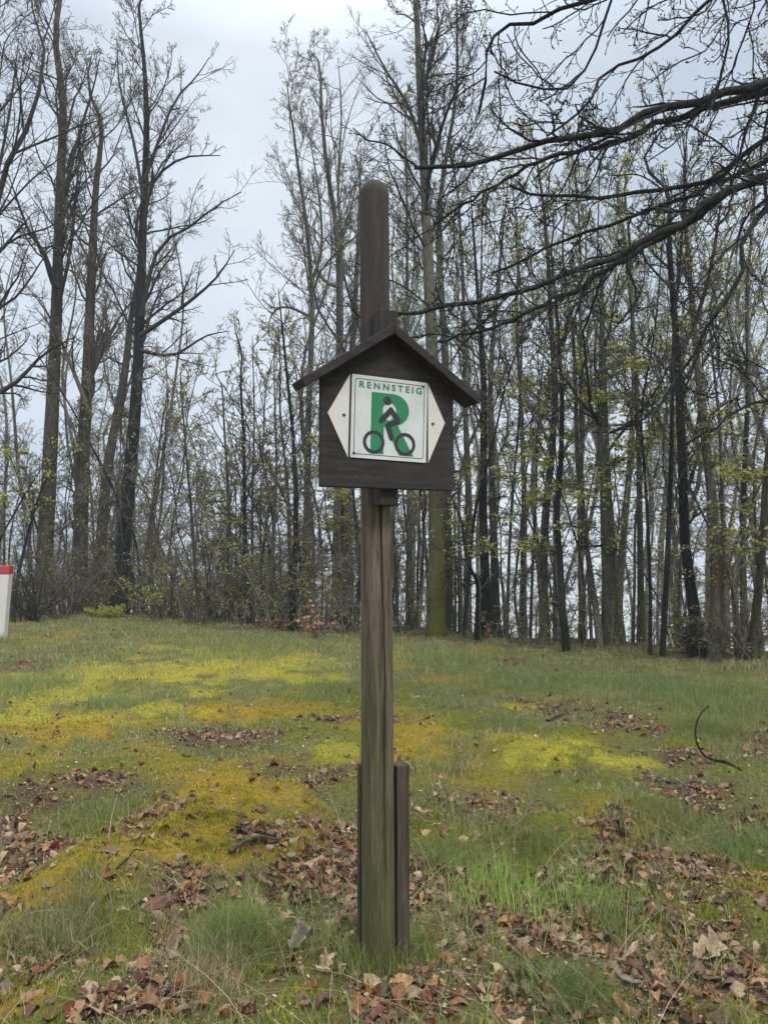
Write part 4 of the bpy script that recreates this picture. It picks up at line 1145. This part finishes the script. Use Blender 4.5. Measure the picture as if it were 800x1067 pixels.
# fine tufts, seen close by (photo places)
for (px, py, n, r, h, pal, wd, le) in (
    (250, 985, 2600, 0.16, 0.19, [(0.12, 0.17, 0.04), (0.16, 0.21, 0.05), (0.22, 0.24, 0.07)], 0.0020, 1.0),
    (225, 1010, 900, 0.17, 0.16, STRAW, 0.0016, 1.2),
    (470, 900, 1500, 0.20, 0.13, GREEN, 0.0026, 0.8),
    (560, 880, 2000, 0.24, 0.11, [(0.15, 0.19, 0.05), (0.21, 0.23, 0.06)], 0.002, 0.9),
    (390, 1008, 700, 0.12, 0.15, GREEN, 0.003, 0.7),
    (430, 990, 300, 0.09, 0.15, GREEN, 0.003, 0.7),
    (340, 985, 500, 0.18, 0.14, GREEN, 0.003, 0.7),
    (520, 930, 700, 0.25, 0.14, [(0.25, 0.36, 0.08), (0.30, 0.41, 0.10)], 0.0045, 0.5),
    (610, 940, 500, 0.20, 0.13, [(0.25, 0.36, 0.08), (0.27, 0.36, 0.11)], 0.0045, 0.5),
    (640, 960, 400, 0.22, 0.14, GREEN, 0.004, 0.6),
    (690, 850, 1400, 0.22, 0.12, GREEN, 0.0024, 0.9),
    (770, 890, 1200, 0.2, 0.13, [(0.16, 0.22, 0.06), (0.2, 0.25, 0.08)], 0.0024, 0.9),
    (735, 760, 1600, 0.28, 0.14, GREEN, 0.003, 0.8),
    (105, 850, 1500, 0.30, 0.12, [(0.17, 0.21, 0.06), (0.22, 0.24, 0.08)], 0.0024, 0.9),
    (60, 975, 1600, 0.2, 0.14, [(0.13, 0.17, 0.05), (0.3, 0.26, 0.13)], 0.002, 1.1),
    (590, 1040, 1200, 0.16, 0.14, [(0.12, 0.18, 0.05), (0.18, 0.22, 0.07)], 0.002, 1.0),
    (520, 755, 900, 0.25, 0.10, GREEN, 0.003, 0.8),
    (115, 735, 900, 0.30, 0.14, BLUEGREEN, 0.005, 0.6),
    (700, 720, 2500, 0.7, 0.15, BLUEGREEN, 0.006, 0.6),
    (560, 712, 2500, 0.8, 0.14, BLUEGREEN, 0.006, 0.6),
    (470, 690, 1500, 0.7, 0.14, BLUEGREEN, 0.007, 0.6),
    (260, 675, 2500, 1.2, 0.13, BLUEGREEN, 0.008, 0.6),
    (330, 725, 1000, 0.4, 0.11, BLUEGREEN, 0.005, 0.7),
    (760, 740, 1800, 0.5, 0.15, BLUEGREEN, 0.005, 0.6),
    (30, 715, 1200, 0.5, 0.16, BLUEGREEN, 0.006, 0.7)):
    c0 = hit(px, py)
    x = c0[0] + rng.normal(size=n) * r * 0.55; y = c0[1] + rng.normal(size=n) * r * 0.55
    pp.add(*blades(x, y, h * (0.45 + 0.65 * rng.random(n)), np.full(n, wd), le * (0.2 + 0.8 * rng.random(n)), pick(pal, n, rng), rng, 3))
# broad fresh blades standing out of the litter in front
n = 1250
x, y = scatter(n * 3, 2.1, 3.6, rng)
fy, fo, fg, fl = fields(x, y)
k = (rng.random(len(x)) < fl * 0.6 + 0.1) & (x > -0.6)
x, y = x[k], y[k]; n = len(x)
pp.add(*blades(x, y, 0.06 + 0.11 * rng.random(n), np.full(n, 0.0048), 0.1 + 0.5 * rng.random(n), pick([(0.26, 0.37, 0.08), (0.31, 0.41, 0.10), (0.22, 0.30, 0.09), (0.28, 0.35, 0.16)], n, rng), rng, 4))
# long dry stalks lying over everything
n = 640
x, y = scatter(n, 2.0, 4.2, rng); n = len(x)
pp.add(*blades(x, y, 0.14 + 0.22 * rng.random(n), np.full(n, 0.0022), 1.3 + 1.1 * rng.random(n), pick(STRAW, n, rng), rng, 5))
g_ = link("grass", pp.mesh("grass", [BLADE]))
tag(g_, "short green and straw coloured grass covering the clearing", "grass", kind="stuff")

# moss cushions
pp = Parts()
YELP = [(0.46, 0.40, 0.04), (0.54, 0.47, 0.06), (0.36, 0.34, 0.04), (0.40, 0.33, 0.05), (0.30, 0.30, 0.05)]
ORAP = [(0.37, 0.28, 0.028), (0.44, 0.325, 0.03), (0.28, 0.245, 0.03), (0.34, 0.30, 0.04), (0.22, 0.23, 0.03)]
GRNP = [(0.24, 0.27, 0.025), (0.30, 0.33, 0.028), (0.17, 0.20, 0.025), (0.36, 0.36, 0.032)]
def moss(n, y0, y1, h, w):
    x, y = scatter(n, y0, y1, rng, margin=0.2)
    fy, fo, fg, fl = fields(x, y)
    tot = np.maximum(np.maximum(fy, fo), fg)
    clump = 0.25 + 0.75 * sstep(0.35, 0.6, fbm(x * 22, y * 22, 98, 2))
    k = rng.random(len(x)) < tot * clump
    x, y, fy, fo, fg = x[k], y[k], fy[k], fo[k], fg[k]; N = len(x)
    c = pick(GRNP, N, rng)
    a = (fo > fg * (0.35 + 0.65 * rng.random(N)))
    c[a] = pick(ORAP, int(a.sum()), rng)
    a = (fy > np.maximum(fo, fg) * (0.4 + 0.6 * rng.random(N)))
    c[a] = pick(YELP, int(a.sum()), rng)
    c = c * (0.62 + 0.76 * rng.random((N, 1)))
    hh = 0.35 + 1.5 * vnoise(x * 20, y * 20, 44) * sstep(0.2, 0.8, vnoise(x * 9, y * 9, 45))
    dull = sstep(0.4, 0.62, fbm(x * 5, y * 5, 99, 3))[:, None] * 0.35
    c = c * (1 - dull) + np.array([[0.16, 0.14, 0.035]]) * dull
    pp.add(*blades(x, y, h * hh * (0.6 + 0.7 * rng.random(N)), w * (0.7 + 0.6 * rng.random(N)), 0.1 + 0.7 * rng.random(N), c, rng, 2))
moss(430000, 1.9, 4.6, 0.026, 0.0042)
moss(190000, 4.6, 9.0, 0.026, 0.0075)
moss(105000, 9.0, 17.0, 0.03, 0.013)
g_ = link("moss", pp.mesh("moss", [MOSSM]))
tag(g_, "yellow, orange and green moss cushions spread over the clearing", "moss", kind="stuff")

# dead leaves
def leaf_sheet(pos, size, yaw, tilt, roll, curl, fold, col, oak, rng):
    N = len(pos); RW = 9
    u = np.linspace(0, 1, RW)
    wb = 0.30 * np.sin(math.pi * u ** 0.85) ** 0.75 + 0.012
    wo = (0.10 + 0.24 * u ** 0.8 * (1.02 - u) ** 0.35 * 1.6) * (1 + 0.42 * np.cos(u * math.pi * 7)) * np.where(u > 0.97, 0.4, 1) * np.where(u < 0.1, 0.25, 1)
    W = np.where(oak[:, None], wo[None], wb[None]) * (0.8 + 0.4 * rng.random((N, 1)))
    v = np.array([-1, -0.5, 0, 0.5, 1.0])
    X = np.broadcast_to((u - 0.5)[None, :, None], (N, RW, 5)).copy()
    Y = W[:, :, None] * v[None, None, :]
    cu = curl[:, None, None]; fo_ = fold[:, None, None]
    ph = rng.random((N, 1, 1)) * 6.28
    Z = cu * (X ** 2) * 1.6 + fo_ * np.abs(Y) * 1.5 + 0.05 * np.sin(X * 9 + ph) * np.sin(Y * 11 + ph * 2)
    X = X * (1 - 0.35 * np.clip(np.abs(cu), 0, 1.5) * np.abs(X))
    Y = Y * (1 - 0.35 * np.clip(np.abs(fo_), 0, 1.2))
    Pn = np.stack([X, Y, Z], -1) * size[:, None, None, None]
    cr, sr = np.cos(roll), np.sin(roll); ct, st_ = np.cos(tilt), np.sin(tilt); cy_, sy_ = np.cos(yaw), np.sin(yaw)
    def rot(Pn, a, b, c, s):
        A = Pn[..., a].copy(); B = Pn[..., b].copy()
        Pn[..., a] = A * c[:, None, None] - B * s[:, None, None]
        Pn[..., b] = A * s[:, None, None] + B * c[:, None, None]
    rot(Pn, 1, 2, cr, sr); rot(Pn, 0, 2, ct, st_); rot(Pn, 0, 1, cy_, sy_)
    zmin = Pn[..., 2].reshape(N, -1).min(1)
    Pn = Pn + pos[:, None, None, :]
    Pn[..., 2] -= (zmin * 0.75)[:, None, None]
    b_ = np.arange(N)[:, None] * RW * 5
    q = np.array([[r * 5 + k, r * 5 + k + 1, r * 5 + k + 6, r * 5 + k + 5] for r in range(RW - 1) for k in range(4)])
    Q = (b_[:, :, None] + q[None]).reshape(-1, 4)
    return Pn.reshape(-1, 3), Q, None, np.repeat(col, RW * 5, axis=0)
BROWN = [(0.24, 0.115, 0.045), (0.30, 0.16, 0.07), (0.20, 0.10, 0.055), (0.25, 0.14, 0.085), (0.13, 0.055, 0.033), (0.31, 0.20, 0.13), (0.33, 0.25, 0.18), (0.085, 0.038, 0.027), (0.21, 0.14, 0.10), (0.15, 0.05, 0.033), (0.22, 0.165, 0.13), (0.40, 0.30, 0.21), (0.10, 0.06, 0.045), (0.16, 0.10, 0.07)]
pp = Parts()
def litter(n, y0, y1, s0, s1, lift, base_p=0.03):
    x, y = scatter(n, y0, y1, rng)
    fy, fo, fg, fl = fields(x, y)
    k = rng.random(len(x)) < np.clip(0.95 * fl ** 1.15 + base_p, 0, 1)
    x, y, fl = x[k], y[k], fl[k]; N = len(x)
    pos = np.stack([x, y, ground_z(x, y) - 0.008 + lift * rng.random(N) * fl], 1)
    pp.add(*leaf_sheet(pos, s0 + (s1 - s0) * rng.random(N) ** 1.4, rng.random(N) * 6.283, rng.normal(size=N) * 0.25, rng.normal(size=N) * 0.3, rng.normal(size=N) * 0.7, rng.normal(size=N) * 0.4 + 0.2, pick(BROWN, N, rng, 0.25) * np.array([0.86, 0.81, 0.68]), rng.random(N) < 0.35, rng))
litter(21000, 2.0, 4.4, 0.022, 0.088, 0.018, 0.12)
litter(13000, 4.4, 8.5, 0.03, 0.08, 0.012, 0.07)
litter(10000, 8.5, 18.5, 0.04, 0.085, 0.02, 0.02)
# crumbs and torn bits between the leaves
for n, y0, y1, sz in ((90000, 1.9, 4.5, 0.016), (52000, 4.5, 9.0, 0.022)):
    x, y = scatter(n, y0, y1, rng)
    fl = fields(x, y)[3]
    k = rng.random(len(x)) < fl * 0.9 + 0.03
    x, y = x[k], y[k]
    V, T = leaf_quads(np.stack([x, y, ground_z(x, y) + 0.012 * rng.random(len(x)) + 0.002], 1), sz, rng, 0.75)
    pp.add(V, None, T, np.repeat(pick(BROWN, len(x), rng, 0.3), 4, axis=0))
g_ = link("leaf_litter", pp.mesh("leaf_litter", [LITTER]))
tag(g_, "brown and grey dead leaves lying in drifts between moss and grass", "dead leaves", kind="stuff")

# single leaves that stand out
def one_leaf(label, px, py, size, yaw, tilt, roll, curl, fold, col, oak=False):
    rg = np.random.default_rng(int(px * 13 + py))
    b = hit(px, py)
    A = lambda v: np.array([float(v)])
    V, Q, _, C = leaf_sheet(np.zeros((1, 3)), A(size), A(yaw), A(tilt), A(roll), A(curl), A(fold), np.array([col]), np.array([oak]), rg)
    o = link("dead_leaf", mesh_np("dead_leaf", V, Q, None, C, True, [LITTER]), None, (float(b[0]), float(b[1]), float(b[2]) + 0.012))
    so = o.modifiers.new("thickness", 'SOLIDIFY'); so.thickness = 0.0012
    tag(o, label, "leaf")
one_leaf("long curled grey leaf propped up in grass left of the post", 310, 988, 0.13, 0.9, 0.6, 0.5, 1.3, 0.9, (0.30, 0.25, 0.21), True)
one_leaf("pointed tan leaf standing upright left of the curled grey leaf", 278, 985, 0.095, 1.9, 1.35, 0.3, 0.3, 1.1, (0.36, 0.22, 0.10))
one_leaf("orange brown leaf lying in front of the post's foot", 418, 1030, 0.095, 0.1, 0.1, 0.35, 0.5, 0.3, (0.36, 0.20, 0.085))
one_leaf("big rounded brown leaf on the dark moss at lower left", 178, 992, 0.12, 1.5, 0.7, 0.4, 0.8, 0.8, (0.24, 0.17, 0.12))
one_leaf("glossy dark red-brown leaf on the moss above the big rounded leaf", 166, 950, 0.13, 0.4, 0.2, 0.3, 0.4, 0.5, (0.13, 0.05, 0.032))
one_leaf("pale tan leaf propped among dark leaves at the lower right", 662, 1000, 0.10, 0.7, 0.7, -0.6, 0.3, 0.5, (0.42, 0.27, 0.19))
one_leaf("wide flat grey leaf at the lower right among grass", 655, 1030, 0.12, 2.6, 0.1, 0.2, 0.5, 0.35, (0.17, 0.14, 0.125), True)
one_leaf("large curled tan and dark leaf at lower right beside the moss", 735, 1000, 0.15, 0.3, 0.3, 0.5, 0.7, 0.6, (0.33, 0.24, 0.15), True)
one_leaf("dull brown leaf cupped in grass near the right edge, orange inside", 775, 784, 0.10, 0.9, 0.35, 0.5, 0.9, 0.8, (0.36, 0.19, 0.08))

# fallen twigs
def stick(label, pts, r, m, heights, y0=None, name="fallen_twig", side=()):
    b = hit(*pts[0]) if y0 is None else None
    P = []
    for (px, py), hgt in zip(pts, heights):
        if hgt is None:
            P.append(at_depth(px, py, P[-1][1] - 0.02))
        else:
            q = hit(px, py); q[2] += hgt; P.append(q)
    P = np.array(P); b = P[0].copy()
    q = catmull(P - b, 22)
    rr = r * (1 - 0.55 * np.linspace(0, 1, 22))
    pp = Parts(); V, Q = tubes(q[None], rr[None], 8)
    V = V + np.random.default_rng(5).normal(size=V.shape) * r * 0.12
    pp.add(V, Q)
    o = link(name, pp.mesh(name, [m]), None, tuple(map(float, b)))
    tag(o, label, "twig"); return o
stick("dark bent twig rising in a hook from the grass at the right", [(772, 803), (756, 796), (745, 794), (733, 787), (726, 775), (724, 760), (729, 745), (738, 735)], 0.011, BARK_BLACK, [0.0, 0.015, 0.012, None, None, None, None, None])
stick("grey lichened twig arching over grass right of the post", [(535, 864), (545, 858), (552, 848), (560, 842), (572, 842), (583, 846)], 0.006, TWIG_GREY, [0.01, 0.03, 0.05, 0.05, 0.03, 0.01])
stick("dark broken stick on the leaves in the middle of the clearing", [(570, 752), (580, 749), (592, 747), (606, 750)], 0.014, BARK_BROWN, [0.01, 0.03, 0.03, 0.02])
stick("thin dark twig lying across the orange moss at lower left", [(122, 912), (134, 903), (140, 895), (150, 893)], 0.005, BARK_BLACK, [0.03, 0.04, 0.04, 0.03])
stick("short stick pale at one end on the mossy mound left of the post", [(240, 893), (256, 885), (270, 880), (288, 880)], 0.012, BARK_TAN, [0.03, 0.04, 0.04, 0.03])
stick("bare fallen branch poking up at wood edge left of the post", [(358, 660), (364, 654), (370, 650), (374, 645)], 0.022, BARK_BLACK, [0.02, 0.1, 0.12, 0.15], name="fallen_branch")
stick("dark dead branch slanting down behind the copper shrub", [(326, 618), (336, 625), (350, 636), (360, 645)], 0.02, BARK_BLACK, [0.9, None, None, None], name="fallen_branch") if False else None

# ------------------------------------------------------------------ damp air between the far trunks
hm = bpy.data.materials.new("damp_air"); hm.use_nodes = True
hn, hl = hm.node_tree.nodes, hm.node_tree.links
hn.clear()
ho = hn.new('ShaderNodeOutputMaterial'); hv = hn.new('ShaderNodeVolumePrincipled')
hv.inputs['Color'].default_value = (0.86, 0.90, 0.96, 1)
hv.inputs['Density'].default_value = 0.0015
hl.new(hv.outputs[0], ho.inputs['Volume'])
hz = link("haze", box_mesh("haze", -143, 143, -43, 153, float(GZ.min()) - 1.0, 24.0, hm, 0))
tag(hz, "thin pale damp air filling the clearing and the wood", "haze", kind="stuff")
